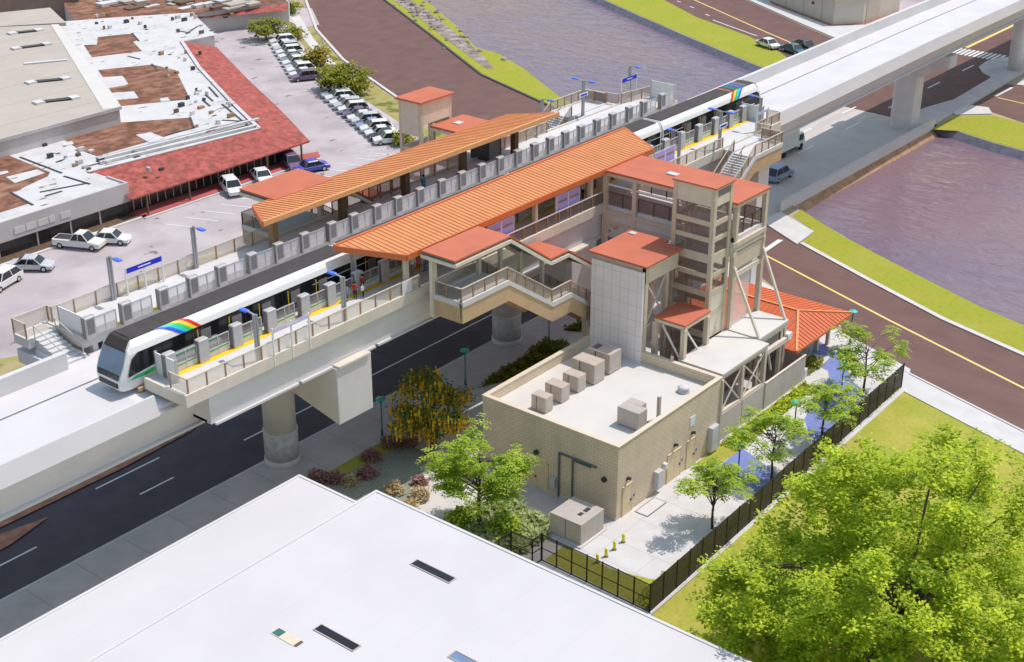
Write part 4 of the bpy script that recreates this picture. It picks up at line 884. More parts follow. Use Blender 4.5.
t = thing('lift_tower', 'tall beige lift tower with rows of glass bands and a red cap roof', 'lift tower', (20.4, 6.4, 0))
x0, x1, y0, y1 = 18.9, 21.6, 4.5, 8.4
b = B(); b.box(x0 - 0.1, x1 + 0.2, y0 - 0.12, y1 + 0.12, 19.3, 19.42); b.build('cap_roof', 'red', t)
b = B()
for (xa, xb, ya, yb) in ((x0, x1, y0 + 0.04, y0 + 0.2), (x0, x1, y1 - 0.2, y1 - 0.04), (x0 + 0.04, x0 + 0.2, y0 + 0.2, y1 - 0.2), (x1 - 0.2, x1 - 0.04, y0 + 0.2, y1 - 0.2)): b.box(xa, xb, ya, yb, 17.75, 19.28)
b.build('cap_wall', 'frame_light', t)
B().box(x0 + 0.5, x1 - 0.35, y0 + 0.02, y0 + 0.04, 18.55, 19.1).build('louvre', 'cab_dark', t)
for x in (x0 + 0.17, x1 - 0.17):
    for y in (y0 + 0.17, y1 - 0.17): B().box(x - 0.18, x + 0.18, y - 0.18, y + 0.18, 0.1, 19.28).build('corner_post', 'frame', t)
zb = [(16.08, 16.5), (14.72, 15.12), (12.95, 13.68), (11.6, 12.0), (10.0, 10.5), (8.3, 8.75), (6.3, 6.9), (4.2, 4.6), (2.3, 2.7)]
for a, c in zb:
    b = B()
    for (xa, xb, ya, yb) in ((x0 + 0.35, x1 - 0.35, y0 + 0.05, y0 + 0.2), (x0 + 0.35, x1 - 0.35, y1 - 0.2, y1 - 0.05), (x0 + 0.05, x0 + 0.2, y0 + 0.35, y1 - 0.35), (x1 - 0.2, x1 - 0.05, y0 + 0.35, y1 - 0.35)): b.box(xa, xb, ya, yb, a, c)
    b.build('band', 'frame', t)
B().box(x0 + 0.3, x1 - 0.3, y0 + 0.08, y0 + 0.12, 8.75, 10.0).build('solid_panel', 'frame_light', t); B().box(x0 + 0.3, x1 - 0.3, y0 + 0.08, y0 + 0.12, 6.9, 8.3).build('solid_panel', 'frame_light', t)
zz = [17.75] + [v for a, c in zb for v in (c, a)] + [0.1]
for k in range(0, len(zz), 2):
    b = B(); za, zc = zz[k + 1], zz[k]
    b.quad((x0 + 0.12, y0 + 0.3, za), (x0 + 0.12, y1 - 0.3, za), (x0 + 0.12, y1 - 0.3, zc), (x0 + 0.12, y0 + 0.3, zc))
    if za > 9.9: b.quad((x0 + 0.3, y0 + 0.12, za), (x1 - 0.3, y0 + 0.12, za), (x1 - 0.3, y0 + 0.12, zc), (x0 + 0.3, y0 + 0.12, zc))
    b.build('glass_band', 'glass_tint', t)
B().box(20.0, 21.0, 5.6, 7.4, 11.0, 13.4).build('lift_car', 'cab', t)
b = B()
for x in (19.8, 21.2): b.bar((x, 7.6, 0.2), (x, 7.6, 17.6), 0.12)
b.build('guide_rail', 'frame', t)

t = thing('panel_tower', 'squat stair tower faced with white grid panels under a flat red roof', 'tower', (15.5, 9.8, 0))
bevel(B().prism([(13.3, 6.95), (18.6, 6.95), (18.6, 8.75), (19.2, 8.75), (19.2, 12.6), (13.3, 12.6)], 13.75, 13.92).build('roof', 'red', t), 0.02)
b = B(); b.box(13.75, 18.4, 7.3, 7.5, 12.2, 13.72); b.box(13.75, 18.9, 12.0, 12.2, 12.2, 13.72); b.box(16.9, 17.1, 7.5, 12.0, 12.2, 13.72); b.box(13.75, 13.95, 7.5, 12.0, 13.2, 13.72); b.build('eave_beam', 'frame_light', t)
b = B(); b.box(13.45, 13.7, 7.35, 12.35, 5.0, 13.25); b.box(13.7, 14.1, 12.15, 12.35, 0, 13.25); b.build('panel_wall', 'panel', t)
B().box(16.55, 17.1, 11.9, 12.2, 0, 12.2).build('corner_post', 'frame', t)
B().box(13.75, 14.15, 7.28, 7.62, 4.5, 13.7).build('corner_post', 'frame', t); B().box(16.8, 17.1, 7.28, 7.6, 0.1, 12.2).build('corner_post', 'frame', t)
B().bar((16.9, 7.45, 12.2), (14.2, 7.45, 8.5), 0.12).build('diagonal_brace', 'frame_light', t); B().bar((14.2, 7.45, 12.0), (16.9, 7.45, 8.5), 0.12).build('diagonal_brace', 'frame_light', t); B().bar((14, 7.45, 8.4), (17, 7.45, 8.4), 0.16).build('diagonal_brace', 'frame_light', t)
B().box(13.75, 17, 7.7, 12.1, 8.0, 8.2).build('floor_slab', 'girder', t)
B().box(13.7, 17, 12.0, 12.12, 0.1, 12.2).build('back_wall', 'interior', t)
b = B().box(18.3, 18.8, 11.6, 12.2, 13.92, 14.02); b.build('roof_hatch', 'white', t)

t = thing('porch_roof', 'small low red porch roof between the white panel tower and the glass lift tower', 'porch roof', (16.7, 6, 6))
bevel(B().box(14.8, 18.65, 4.1, 7.1, 9.0, 9.16).build('roof', 'red', t), 0.02)
b = B(); b.bar((14.95, 4.25, 8.85), (14.95, 7.0, 8.85), 0.2, 0.26); b.bar((14.95, 4.25, 8.85), (18.5, 4.25, 8.85), 0.2, 0.26); b.bar((14.95, 7.0, 8.85), (18.5, 7.0, 8.85), 0.2, 0.26); b.build('eave_beam', 'frame_light', t)
for x, y in ((14.95, 4.25), (18.4, 4.25), (14.95, 6.95)): B().box(x - 0.2, x + 0.2, y - 0.2, y + 0.2, 0.1, 8.72).build('post', 'frame', t)
B().bar((14.95, 6.3, 8.6), (14.95, 4.5, 6.0), 0.12).build('diagonal_brace', 'trainwhite', t); B().bar((15.2, 4.25, 8.6), (17.2, 4.25, 6.2), 0.12).build('diagonal_brace', 'trainwhite', t)

def gatehouse():
    t = thing('entrance_canopy', 'low white-roofed entrance canopy on cross-braced beige frames beside the block building', 'canopy', (18.2, 2.3, 0))
    bevel(B().box(14.55, 21.75, 0.25, 4.45, 5.95, 6.2).build('roof', 'roofwhite', t), 0.02)
    b = B(); b.box(14.6, 21.7, 0.32, 0.5, 5.65, 5.94); b.box(14.6, 21.7, 4.2, 4.4, 5.65, 5.94); b.build('eave_beam', 'frame', t)
    for x in (14.7, 17.9, 21.5):
        B().box(x - 0.17, x + 0.17, 0.3, 0.64, 0.1, 5.65).build('post', 'frame', t); B().box(x - 0.17, x + 0.17, 4.05, 4.39, 0.1, 5.65).build('post', 'frame', t)
    B().box(14.12, 14.4, 0.02, 0.3, 0.1, 5.9).build('downpipe', 'steel', t)
    for a, c in ((14.9, 17.7), (18.1, 21.3)): B().bar((a, 0.4, 2.7), (c, 0.4, 5.6), 0.1).build('cross_brace', 'frame_light', t); B().bar((a, 0.44, 5.6), (c, 0.44, 2.7), 0.1).build('cross_brace', 'frame_light', t)
    b = B(); b.box(14.87, 17.73, 0.3, 0.6, 2.5, 2.7); b.box(18.07, 21.33, 0.3, 0.6, 2.5, 2.7); b.build('sill_beam', 'coping', t)
    b = B(); b.box(14.87, 17.73, 0.26, 0.38, 0.1, 2.5); b.box(18.07, 21.33, 0.26, 0.38, 0.1, 2.5); b.build('screen_wall', 'screenwall', t)
    b = B(); b.box(14.6, 21.6, 4.4, 4.5, 0.1, 5.6); b.build('back_wall', 'interior', t)
    t = thing('entrance_canopy', 'higher white-roofed entrance bay with a dark window slot, next to the red hip roof', 'canopy', (24.2, 2.9, 0))
    bevel(B().box(21.85, 26.75, 1.2, 4.6, 6.03, 6.28).build('roof', 'roofwhite', t), 0.02)
    b = B(); b.box(21.9, 26.7, 1.3, 1.55, 5.6, 6.02); b.box(21.9, 26.9, 1.05, 1.5, 4.35, 4.75); b.box(26.4, 26.65, 1.55, 4.5, 5.6, 6.02); b.build('eave_beam', 'frame_light', t)
    B().box(22.2, 26.4, 1.4, 1.5, 4.76, 5.6).build('window_slot', 'trainglass', t)
    B().box(26.5, 27.2, 1.0, 1.5, 4.4, 5.0).build('gutter_box', 'trainwhite', t)
    for x in (22.05, 25.9, 26.5): B().box(x - 0.16, x + 0.16, 1.3, 1.6, 0.1, 5.6).build('post', 'frame', t)
    B().box(26.2, 26.5, 4.2, 4.5, 0.1, 5.9).build('post', 'frame', t)
    B().bar((22.3, 1.4, 2.3), (23.4, 1.4, 4.35), 0.16).build('diagonal_brace', 'frame_light', t); B().bar((24.6, 1.4, 2.3), (23.8, 1.4, 4.35), 0.16).build('diagonal_brace', 'frame_light', t)
    b = B(); b.box(22.1, 26.3, 4.4, 4.5, 0.1, 5.6); b.build('back_wall', 'interior', t)
    t = thing('screen_wall', 'long pale ribbed screen wall in front of the entrance, behind the planting bed', 'screen wall', (21.5, 0.3, 0))
    B().box(21.7, 28.6, 0.2, 0.32, 0.1, 2.5).build('screen_panel', 'screenwall', t); B().box(28.5, 28.62, 0.32, 2.6, 0.1, 2.5).build('screen_panel', 'screenwall', t)
    b = B(); b.box(21.7, 28.64, 0.17, 0.36, 2.5, 2.56); b.build('top_rail', 'frame_light', t)
    t = thing('turnstile_cabinet', 'small white cabinet standing at the corner of the screen wall by the planter', 'cabinet', (29.0, 0.5, 0))
    bevel(B().box(28.75, 29.35, 0.3, 0.8, 0.1, 0.95).build('cabinet_body', 'trainwhite', t), 0.03); B().box(28.8, 29.3, 0.28, 0.3, 0.3, 0.85).build('door', 'car_silver', t)
gatehouse()

t = thing('pavilion', 'station pavilion with a bright red standing-seam hip roof at the cross street', 'pavilion', (32, 6, 0))
E0, E1, F0, F1 = 27.0, 37.25, 0.35, 14.0; rz, ez = 4.65, 3.42
ra, rb = (32.1, 3.1, rz), (32.1, 11.4, rz)
b = B().add([(E0, F0, ez), (E1, F0, ez), (E1, F1, ez), (E0, F1, ez), ra, rb], [(0, 1, 4), (1, 2, 5, 4), (2, 3, 5), (3, 0, 4, 5), (3, 2, 1, 0)]); b.build('roof', 'redhip', t)
b = B()
def onroof(x, y):  # height of the hip roof
    return ez + min((x - E0) / 5.1, (E1 - x) / 5.15, (y - F0) / 2.75, (F1 - y) / 2.6, 1.0) * (rz - ez)
y = F0 + 0.3
while y < F1:
    u = min(1, (y - F0) / 2.75, (F1 - y) / 2.6)
    b.bar((E0, y, ez + 0.03), (E0 + 5.1 * u, y, onroof(E0 + 5.1 * u, y) + 0.03), 0.06, 0.06); b.bar((E1, y, ez + 0.03), (E1 - 5.15 * u, y, onroof(E1 - 5.15 * u, y) + 0.03), 0.06, 0.06); y += 0.5
x = E0 + 0.3
while x < E1:
    u = min(1, (x - E0) / 5.1, (E1 - x) / 5.15); b.bar((x, F0, ez + 0.03), (x, F0 + 2.75 * u, onroof(x, F0 + 2.75 * u) + 0.03), 0.06, 0.06); x += 0.5
b.build('roof_seam', 'redhip', t)
b = B()
for p, q in ((ra, rb), ((E0, F0, ez), ra), ((E1, F0, ez), ra), ((E1, F1, ez), rb), ((E0, F1, ez), rb)): b.bar((p[0], p[1], p[2] + 0.05), (q[0], q[1], q[2] + 0.05), 0.18, 0.1)
b.build('ridge_cap', 'fascia_pale', t)
b = B(); P4 = [(E0, F0), (E1, F0), (E1, F1), (E0, F1)]
for i in range(4): b.bar((*P4[i], ez - 0.1), (*P4[(i + 1) % 4], ez - 0.1), 0.14, 0.22)
b.build('gutter', 'fascia', t)
b = B().box(28.8, 34.4, 2.3, 12.5, 0.1, 3.38); b.build('wall', 'tilewall', t)
for x, y in ((34.6, 2.2), (36.3, 2.0), (36.3, 12)): B().box(x - 0.15, x + 0.15, y - 0.15, y + 0.15, 0.1, 3.4).build('post', 'frame', t)
# ------------------------------------------------------------------ block building and its fittings
t = thing('utility_building', 'flat-roofed tan block building with parapet and sand-coloured doors beside the plaza', 'building', (7, 6.3, 0))
X1, Y1, H = 14.0, 12.6, 6.2
b = B(); b.box(0, X1, 0, 0.3, 0.05, H); b.box(0, X1, Y1 - 0.3, Y1, 0.05, H); b.box(0, 0.3, 0.3, Y1 - 0.3, 0.05, H); b.box(X1 - 0.3, X1, 0.3, Y1 - 0.3, 0.05, H); b.build('wall', 'brickwall', t)
b = B(); e = 0.06
b.box(-e, X1 + e, -e, 0.34, H, H + 0.1); b.box(-e, X1 + e, Y1 - 0.34, Y1 + e, H, H + 0.1); b.box(-e, 0.34, 0.34, Y1 - 0.34, H, H + 0.1); b.box(X1 - 0.34, X1 + e, 0.34, Y1 - 0.34, H, H + 0.1); bevel(b.build('coping', 'coping', t), 0.02)
B().box(0.3, X1 - 0.3, 0.3, Y1 - 0.3, 5.1, 5.38).build('roof', 'roofwhite', t)
B().box(-0.06, 0, 0, Y1, 0.1, 0.35).build('plinth', 'cream', t)
def door(x0, x1, face):
    b = B()
    if face == 'y': b.box(x0, x1, -0.05, 0.0, 0.12, 2.5)
    else: b.box(-0.05, 0.0, x0, x1, 0.12, 2.5)
    d = b.build('door', 'door', t); b = B()
    if face == 'y':
        b.box(x0 - 0.07, x0, -0.07, 0, 0.12, 2.57); b.box(x1, x1 + 0.07, -0.07, 0, 0.12, 2.57); b.box(x0 - 0.07, x1 + 0.07, -0.07, 0, 2.5, 2.58)
        if x1 - x0 > 1.3: b.box((x0 + x1) / 2 - 0.015, (x0 + x1) / 2 + 0.015, -0.06, -0.05, 0.12, 2.5)
    else:
        b.box(-0.07, 0, x0 - 0.07, x0, 0.12, 2.57); b.box(-0.07, 0, x1, x1 + 0.07, 0.12, 2.57); b.box(-0.07, 0, x0 - 0.07, x1 + 0.07, 2.5, 2.58); b.box(-0.06, -0.05, (x0 + x1) / 2 - 0.015, (x0 + x1) / 2 + 0.015, 0.12, 2.5)
    b.build('frame', 'door', d)
    b = B()
    if face == 'y': b.box(x1 - 0.18, x1 - 0.08, -0.12, -0.05, 1.05, 1.2)
    else: b.box(-0.12, -0.05, x0 + 0.08 + (x1 - x0) / 2, x0 + 0.2 + (x1 - x0) / 2, 1.05, 1.2)
    b.build('handle', 'dark', d)
for a, c in ((0.75, 1.85), (6.65, 8.4), (9.35, 10.4)): door(a, c, 'y')
door(6.3, 8.2, 'x'); door(8.55, 9.55, 'x')
for x in (1.25, 7.5, 9.95):
    l = B(); l.box(x - 0.12, x + 0.12, -0.05, 0, 2.95, 3.2); l.tube((x, -0.28, 3.2), (x, -0.05, 3.12), 0.13, 0.1); l.build('wall_lamp', 'dark', t)
for y in (7.35, 1.12):
    l = B(); l.tube((-0.02, y, 3.2), (-0.2, y, 3.2), 0.22, 0.2, 12); l.box(-0.24, -0.2, y - 0.1, y + 0.1, 3.1, 3.3); l.build('wall_lamp', 'dark', t)
B().box(9.55, 10.25, -0.04, 0, 3.75, 4.55).build('wall_sign', 'signwhite', t)
for x0, x1, z0, z1, d in ((4.75, 5.5, 0.55, 2.05, 0.42), (12.35, 13.4, 0.3, 2.5, 0.4)):
    w = bevel(B().box(x0, x1, -d, 0, z0, z1).build('wall_cabinet', 'car_silver', t), 0.03); B().box(x0 + 0.06, x1 - 0.06, -d - 0.015, -d, z0 + 0.08, z1 - 0.08).build('cabinet_door', 'car_silver', w)
w = bevel(B().box(5.95, 6.25, -0.3, 0, 1.75, 2.2).build('meter_box', 'trainwhite', t), 0.03)
bevel(B().box(-0.3, 0, 5.45, 5.95, 0.8, 1.7).build('wall_cabinet', 'car_silver', t), 0.03)
b = B()
for p, q in (((-0.1, 5.2, 0.2), (-0.1, 5.2, 3.95)), ((-0.1, 5.2, 3.95), (-0.1, 1.8, 3.95)), ((-0.1, 3.95, 0.2), (-0.1, 3.95, 3.78)), ((-0.1, 3.95, 3.78), (-0.1, 2.3, 3.78))): b.tube(p, q, 0.07)
b.build('conduit', 'conduit', t)
for x, c in ((2.15, 0.1), (8.65, 0.1), (10.65, 0.1)): B().box(x, x + 0.12, -0.06, 0, 1.2, 1.36).build('card_reader', 'car_royal', t)
B().box(X1 - 0.06, X1 + 0.12, -0.14, -0.0, 0.1, 6.0).build('downpipe', 'frame', t)
B().box(-0.9, -0.5, 5.3, 5.6, 0.115, 0.5).build('standpipe', 'trainwhite', t) if False else None

def rooftop(x, y, sx, sy, h, label, grp='air units in a row on the block building roof', kind=0):
    t = thing('rooftop_unit', label, 'air unit', (x + sx / 2, y + sy / 2, 5.38), grp)
    bevel(B().box(x, x + sx, y, y + sy, 5.44, 5.38 + h).build('casing', 'unit', t), 0.03)
    b = B().box(x + 0.1, x + sx - 0.1, y + 0.1, y + sy - 0.1, 5.38, 5.44); b.build('base_rail', 'dark', t)
    B().box(x - 0.012, x, y + sy * 0.62, y + sy * 0.66, 5.5, 5.3 + h).build('panel_seam', 'dark', t); b = B().box(x + 0.12, x + sx - 0.12, y - 0.012, y, 5.7, 5.15 + h); b.build('access_panel', 'unit_grey', t)
    if kind == 1: B().box(x + 0.3, x + sx - 0.45, y + sy - 0.75, y + sy - 0.2, 5.38 + h, 5.40 + h).build('grille', 'conduit', t)
    return t
rooftop(1.85, 8.0, 0.95, 1.35, 1.32, 'beige air unit nearest the front parapet, first of the row of five')
rooftop(3.92, 8.05, 1.05, 1.6, 1.36, 'beige air unit second from the front parapet in the row of five')
rooftop(6.1, 8.1, 1.05, 1.5, 1.36, 'middle beige air unit of the row of five')
rooftop(7.95, 7.9, 1.4, 2.2, 1.75, 'large plain beige air unit fourth in the row of five')
rooftop(10.15, 8.0, 1.6, 2.2, 1.78, 'large beige air unit with a grey top grille, beside the white panel tower', kind=1)
t = thing('rooftop_unit', 'grey-beige cubic machine standing alone near the roof edge, with an open side bay', 'air unit', (5, 2, 5.38))
bevel(B().box(4.0, 5.15, 1.05, 2.95, 5.44, 6.88).build('casing', 'unit_grey', t), 0.03); bevel(B().box(5.15, 5.85, 1.6, 2.95, 5.44, 6.88).build('casing', 'unit_grey', t), 0.03)
B().box(5.0, 5.12, 1.03, 1.1, 5.44, 6.8).build('corner_post', 'coping', t); B().box(4.1, 5.7, 1.2, 2.8, 5.38, 5.44).build('base_rail', 'dark', t)
t = thing('vent_pipe', 'slim square vent pipe beside the cubic roof machine', 'pipe', (6.55, 0.95, 5.38))
B().box(6.45, 6.68, 0.85, 1.08, 5.38, 7.3).build('pipe_shaft', 'unit', t); B().box(6.40, 6.73, 0.80, 1.13, 5.38, 5.46).build('flange', 'dark', t)
t = thing('roof_vent', 'round domed white vent near the corner of the block building roof', 'vent', (11.5, 1.9, 5.38))
B().lathe(11.5, 1.9, [(0.5, 5.38), (0.5, 5.5), (0.42, 5.62), (0.40, 5.7)], 24).build('vent_base', 'car_silver', t, True); B().lathe(11.5, 1.9, [(0.46, 5.7), (0.48, 5.76), (0.3, 5.88), (0.02, 5.92)], 24).build('vent_cap', 'white', t, True)

t = thing('generator_cabinet', 'large grey-beige generator cabinet with two dark top grilles in front of the block building', 'cabinet', (-2.95, 1.35, 0.1))
bevel(B().box(-4.35, -1.55, 0.0, 2.75, 0.22, 1.9).build('casing', 'unit_grey', t), 0.03); B().box(-4.6, -1.35, -0.2, 2.95, 0.1, 0.22).build('base_slab', 'concrete', t)
b = B(); b.box(-3.4, -2.95, 0.75, 1.05, 1.9, 1.915); b.box(-2.75, -2.15, 0.7, 1.05, 1.9, 1.915); b.build('grille', 'dark', t)
B().box(-4.37, -4.35, 1.35, 1.39, 0.3, 1.8).build('door_seam', 'dark', t)
for i, (x, y) in enumerate(((-1.96, -2.0), (-3.12, -2.05), (-4.19, -2.1), (-5.15, -2.05))):
    t = thing('bollard', ('yellow bollard nearest the block building corner', 'second yellow bollard counted from the block building', 'third yellow bollard counted from the block building', 'yellow bollard nearest the black fence, partly behind its rail')[i], 'bollard', (x, y, 0.11), 'yellow bollards by the generator')
    B().lathe(x, y, [(0.11, 0.11), (0.11, 0.72), (0.08, 0.80), (0.02, 0.83)], 14).build('post', 'bollard', t, True); B().lathe(x, y, [(0.17, 0.11), (0.17, 0.14)], 14).build('base_plate', 'conduit', t)
t = thing('utility_cover', 'pale rectangular utility cover set in the plaza beside the first door', 'cover', (3, -0.9, 0.11))
B().box(1.9, 4.3, -1.45, -0.45, 0.112, 0.15).build('cover_plate', 'white', t); B().box(1.82, 4.38, -1.53, -0.37, 0.108, 0.13).build('frame', 'conduit', t)

# ------------------------------------------------------------------ black fences
def fence(label, pts, h=2.25, sp=1.3, infill='fence', rails=(0.12, 1.1, 1.0), z=0.1, kerb=True):
    t = thing('mesh_fence', label, 'fence', (*pts[0], z)); r = B(); q = B(); kb = B()
    for p0, p1 in zip(pts, pts[1:]):
        a, c = Vector((*p0, z)), Vector((*p1, z)); L = (c - a).length; n = max(1, round(L / sp))
        for f in (0.12, 1.1, h - 0.03): r.bar(a + Vector((0, 0, f)), c + Vector((0, 0, f)), 0.05)
        k = int(L / 0.14)
        q.quad(a + Vector((0, 0, 0.12)), c + Vector((0, 0, 0.12)), c + Vector((0, 0, h - 0.05)), a + Vector((0, 0, h - 0.05)))
        if kerb: kb.bar(a, c, 0.3, 0.16)
        for i in range(n + 1): put(post_mesh(h + 0.05, 0.08, 'black'), 'post', a + (c - a) * (i / n), t)
    r.build('rail', 'black', t); q.build('mesh_panel', infill, t)
    if kerb: kb.build('kerb', 'concrete', t)
fence('low black mesh fence across the near end of the plaza, behind the white roof edge', [(-7.7, -8.1), (-7.45, 1.05), (-8.45, 1.1), (-8.55, 2.95)][:2])
fence('short black fence panels stepping round the pale groundcover beside the white roof', [(-7.45, 1.1), (-8.4, 1.15), (-8.5, 2.95), (-12.5, 2.9), (-15.5, 2.9)], kerb=False)
fence('long dense black fence between the plaza trees and the lawn', [(-7.7, -8.1), (32.6, -7.0)], 2.3, 1.65, 'fence_dense')

# ------------------------------------------------------------------ lamps and signs
def teal_lamp():
    t = thing('pedestrian_lamp', 'x', 'lamp', (0, 0, 0), 'teal pedestrian lamps')
    B().lathe(0, 0, [(0.11, 0), (0.10, 0.5), (0.065, 0.55), (0.055, 3.0)], 10).build('pole', 'tealpaint', t, True)
    B().lathe(0, 0, [(0.05, 3.0), (0.16, 3.05), (0.14, 3.2), (0.20, 3.24)], 14).build('lantern', 'tealpaint', t, True)
    B().lathe(0, 0, [(0.20, 3.24), (0.42, 3.27), (0.40, 3.33), (0.10, 3.40), (0.01, 3.42)], 18).build('lamp_lid', 'teallens', t, True)
    return learn(t)
tl = teal_lamp()
for i, (x, y, z, l) in enumerate(((-1.5, 22.0, 0.12, 'dark teal lamp on the pavement left of the yellow-flowering tree'), (9.4, 22.5, 0.12, 'dark teal lamp on the pavement just right of the yellow-flowering tree'), (20.7, 22.1, 0.12, 'dark teal lamp behind the hedge, below the covered stair'),
                                  (10.0, -4.2, 0.11, 'turquoise lamp among the plaza trees nearest the yellow bollards'), (18.9, -4.1, 0.11, 'turquoise lamp on the pale plaza between the two blue areas'), (27.4, -3.9, 0.11, 'turquoise lamp on the blue path toward the cross street'), (37.6, 0.4, 0.11, 'turquoise lamp at the cross street corner behind the last tree'))):
    if i == 0: tl.location = (x, y, z); tl['label'] = l
    else: dup(tl, (x, y, z), l)

def plat_lamp(double=False):
    t = thing('platform_lamp', 'x', 'lamp', (0, 0, 0), 'platform lamps')
    b = B(); b.box(-0.17, -0.03, -0.09, 0.09, 0, 3.75); b.box(0.03, 0.17, -0.09, 0.09, 0, 3.7); b.box(-0.03, 0.03, -0.05, 0.05, 0, 3.6); b.build('pole', 'steel', t)
    B().box(-0.25, 0.25, -0.2, 0.2, 0, 0.08).build('base_plate', 'steel', t)
    for s in ((1,) if not double else (1, -1)):
        b = B(); b.bar((0, 0, 3.68), (0, s * 0.75, 3.78), 0.12, 0.08); a = b.build('arm', 'steel', t)
        B().cbox(-0.2, 0.2, *sorted((s * 0.7, s * 1.4)), 3.70, 3.82, 0.04).build('lamp_head', 'bluelens', a)
    return learn(t)
pl = plat_lamp(); pd = plat_lamp(True)
lamps = [(-17.45, 17.4, 1, 'double-posted platform lamp nearest the train nose, street side'), (-9.35, 17.4, 1, 'double-posted platform lamp beside the three waiting people'), (33.85, 17.4, 1, 'platform lamp right of the overpass, beside the map boards'),
         (48.35, 17.3, 1, 'platform lamp at the river end of the near platform'), (-17.3, 33.2, -1, 'far platform lamp left of the blue station sign'), (-9.6, 33.2, -1, 'far platform lamp right of the blue station sign'),
         (34.5, 33.8, -1, 'far platform lamp beside the right tip of the long far canopy'), (50.2, 34.2, -1, 'far platform lamp above the small blue sign near the river')]
for i, (x, y, s, l) in enumerate(lamps):
    if i == 0: pl.location = (x, y, PF - 0.3); pl['label'] = l
    else: dup(pl, (x, y, PF - 0.3), l, rotz=0 if s > 0 else math.pi)
pd.location = (41.1, 17.45, PF); pd['label'] = 'two-armed platform lamp at the head of the uncovered stair'
dup(pd, (41.6, 34.0, PF), 'two-armed lamp on the far platform beside the river')

def sign(label, x0, x1, y, z0, z1, face, mark, group, boards=1, legs=3, zb=PF, fr='trainwhite'):
    t = thing('platform_sign', label, 'sign', ((x0 + x1) / 2, y, zb), group)
    for i in range(legs):
        x = x0 + (x1 - x0) * i / (legs - 1); B().box(x - 0.05, x + 0.05, y - 0.05, y + 0.05, zb, z1 + 0.05).build('leg', fr, t)
    w = (x1 - x0) / boards
    for i in range(boards):
        a, c = x0 + w * i + 0.06, x0 + w * (i + 1) - 0.06
        p = B().box(a, c, y - 0.085, y - 0.055, z0, z1).build('board', face, t)
        b = B()
        if mark == 'name':
            b.box(a + (c - a) * 0.32, a + (c - a) * 0.68, y - 0.092, y - 0.085, z0 + (z1 - z0) * 0.38, z0 + (z1 - z0) * 0.62)
        elif mark == 'map':
            b.box(a + 0.12, c - 0.12, y - 0.092, y - 0.085, z0 + (z1 - z0) * 0.50, z0 + (z1 - z0) * 0.66)
        if b.v: b.build('marking', 'signwhite' if mark == 'name' else 'brown', p)
        if mark == 'map':
            b = B(); b.box(a - 0.06, c + 0.06, y - 0.08, y - 0.05, z0 - 0.07, z0); b.box(a - 0.06, c + 0.06, y - 0.08, y - 0.05, z1, z1 + 0.07); b.box(a - 0.06, a, y - 0.08, y - 0.05, z0, z1); b.box(c, c + 0.06, y - 0.08, y - 0.05, z0, z1); b.build('frame', fr, p)
    return t
sign('blue station name sign on white posts at the left of the far platform', -16.1, -12.8, 33.1, 16.1, 16.5, 'signblue', 'name', 'platform signs')
sign('pale lilac station sign on white posts between the two lamps by the train', -16.4, -13.1, 17.0, 16.2, 16.5, 'signpale', 'name', 'platform signs', zb=PF - 0.6)
sign('purple map boards in a white frame under the near canopy, left of the overpass', 15.4, 18.6, 17.5, 15.45, 16.75, 'signlilac', 'map', 'platform signs', 2)
sign('purple map boards just above the covered stair roof', 6.6, 9.8, 17.5, 15.45, 16.75, 'signlilac', 'map', 'platform signs', 2)
sign('lilac map boards right of the overpass, behind its roof edge', 30.0, 33.2, 17.5, 15.45, 16.75, 'signlilac', 'map', 'platform signs', 2)
sign('small blue sign between posts on the far platform beside the river', 48.4, 51.2, 34.0, 16.4, 16.8, 'signblue', 'name', 'platform signs')
sign('small lilac sign at the river end of the near platform', 47.4, 49.6, 17.1, 16.3, 16.55, 'signpale', '', 'platform signs', legs=2)
for (x, y, l) in ((41.2, 17.2, 'small blue direction sign under the two-armed lamp on the near platform'), (41.4, 33.8, 'small blue direction sign under the two-armed lamp on the far platform')):
    t = thing('direction_sign', l, 'sign', (x, y, 16.6)); B().box(x - 0.7, x + 0.7, y - 0.04, y + 0.04, 16.55, 16.9).build('board', 'signwhite', t); B().box(x - 0.55, x + 0.55, y - 0.05, y + 0.05, 16.63, 16.82).build('marking', 'signblue', t)
t = thing('notice_board', 'white notice board fixed to the near platform railing beside the waiting people', 'notice board', (-3.2, 17.2, PF)); B().box(-3.7, -2.7, 17.05, 17.1, 14.6, 15.6).build('board', 'signwhite', t); B().box(-3.75, -2.65, 17.1, 17.13, 14.55, 15.65).build('frame', 'brown', t)
t = thing('platform_shelter', 'glass shelter with a grey roof under the middle of the far canopy', 'shelter', (10.5, 32.5, PF))
B().box(9.2, 13.4, 32.2, 33.2, 16.35, 16.5).build('roof', 'girder', t)
for x in (9.3, 10.7, 12.0, 13.3): B().box(x - 0.06, x + 0.06, 33.0, 33.1, PF, 16.35).build('post', 'brown', t)
B().quad((9.3, 33.12, PF + 0.2), (13.3, 33.12, PF + 0.2), (13.3, 33.12, 16.3), (9.3, 33.12, 16.3)).build('glass_back', 'glass_tint', t); B().box(9.8, 12.8, 32.7, 33.0, PF + 0.35, PF + 0.45).build('bench', 'brown', t)
t = thing('fire_hydrant', 'small white hydrant at the edge of the cross street pavement', 'hydrant', (39.4, 2.4, 0.12))
B().lathe(39.4, 2.4, [(0.14, 0.11), (0.14, 0.16), (0.10, 0.18), (0.10, 0.62), (0.13, 0.64), (0.10, 0.76), (0.02, 0.82)], 12).build('barrel', 'trainwhite', t, True); B().tube((39.2, 2.4, 0.5), (39.6, 2.4, 0.5), 0.05).build('nozzle', 'car_silver', t)

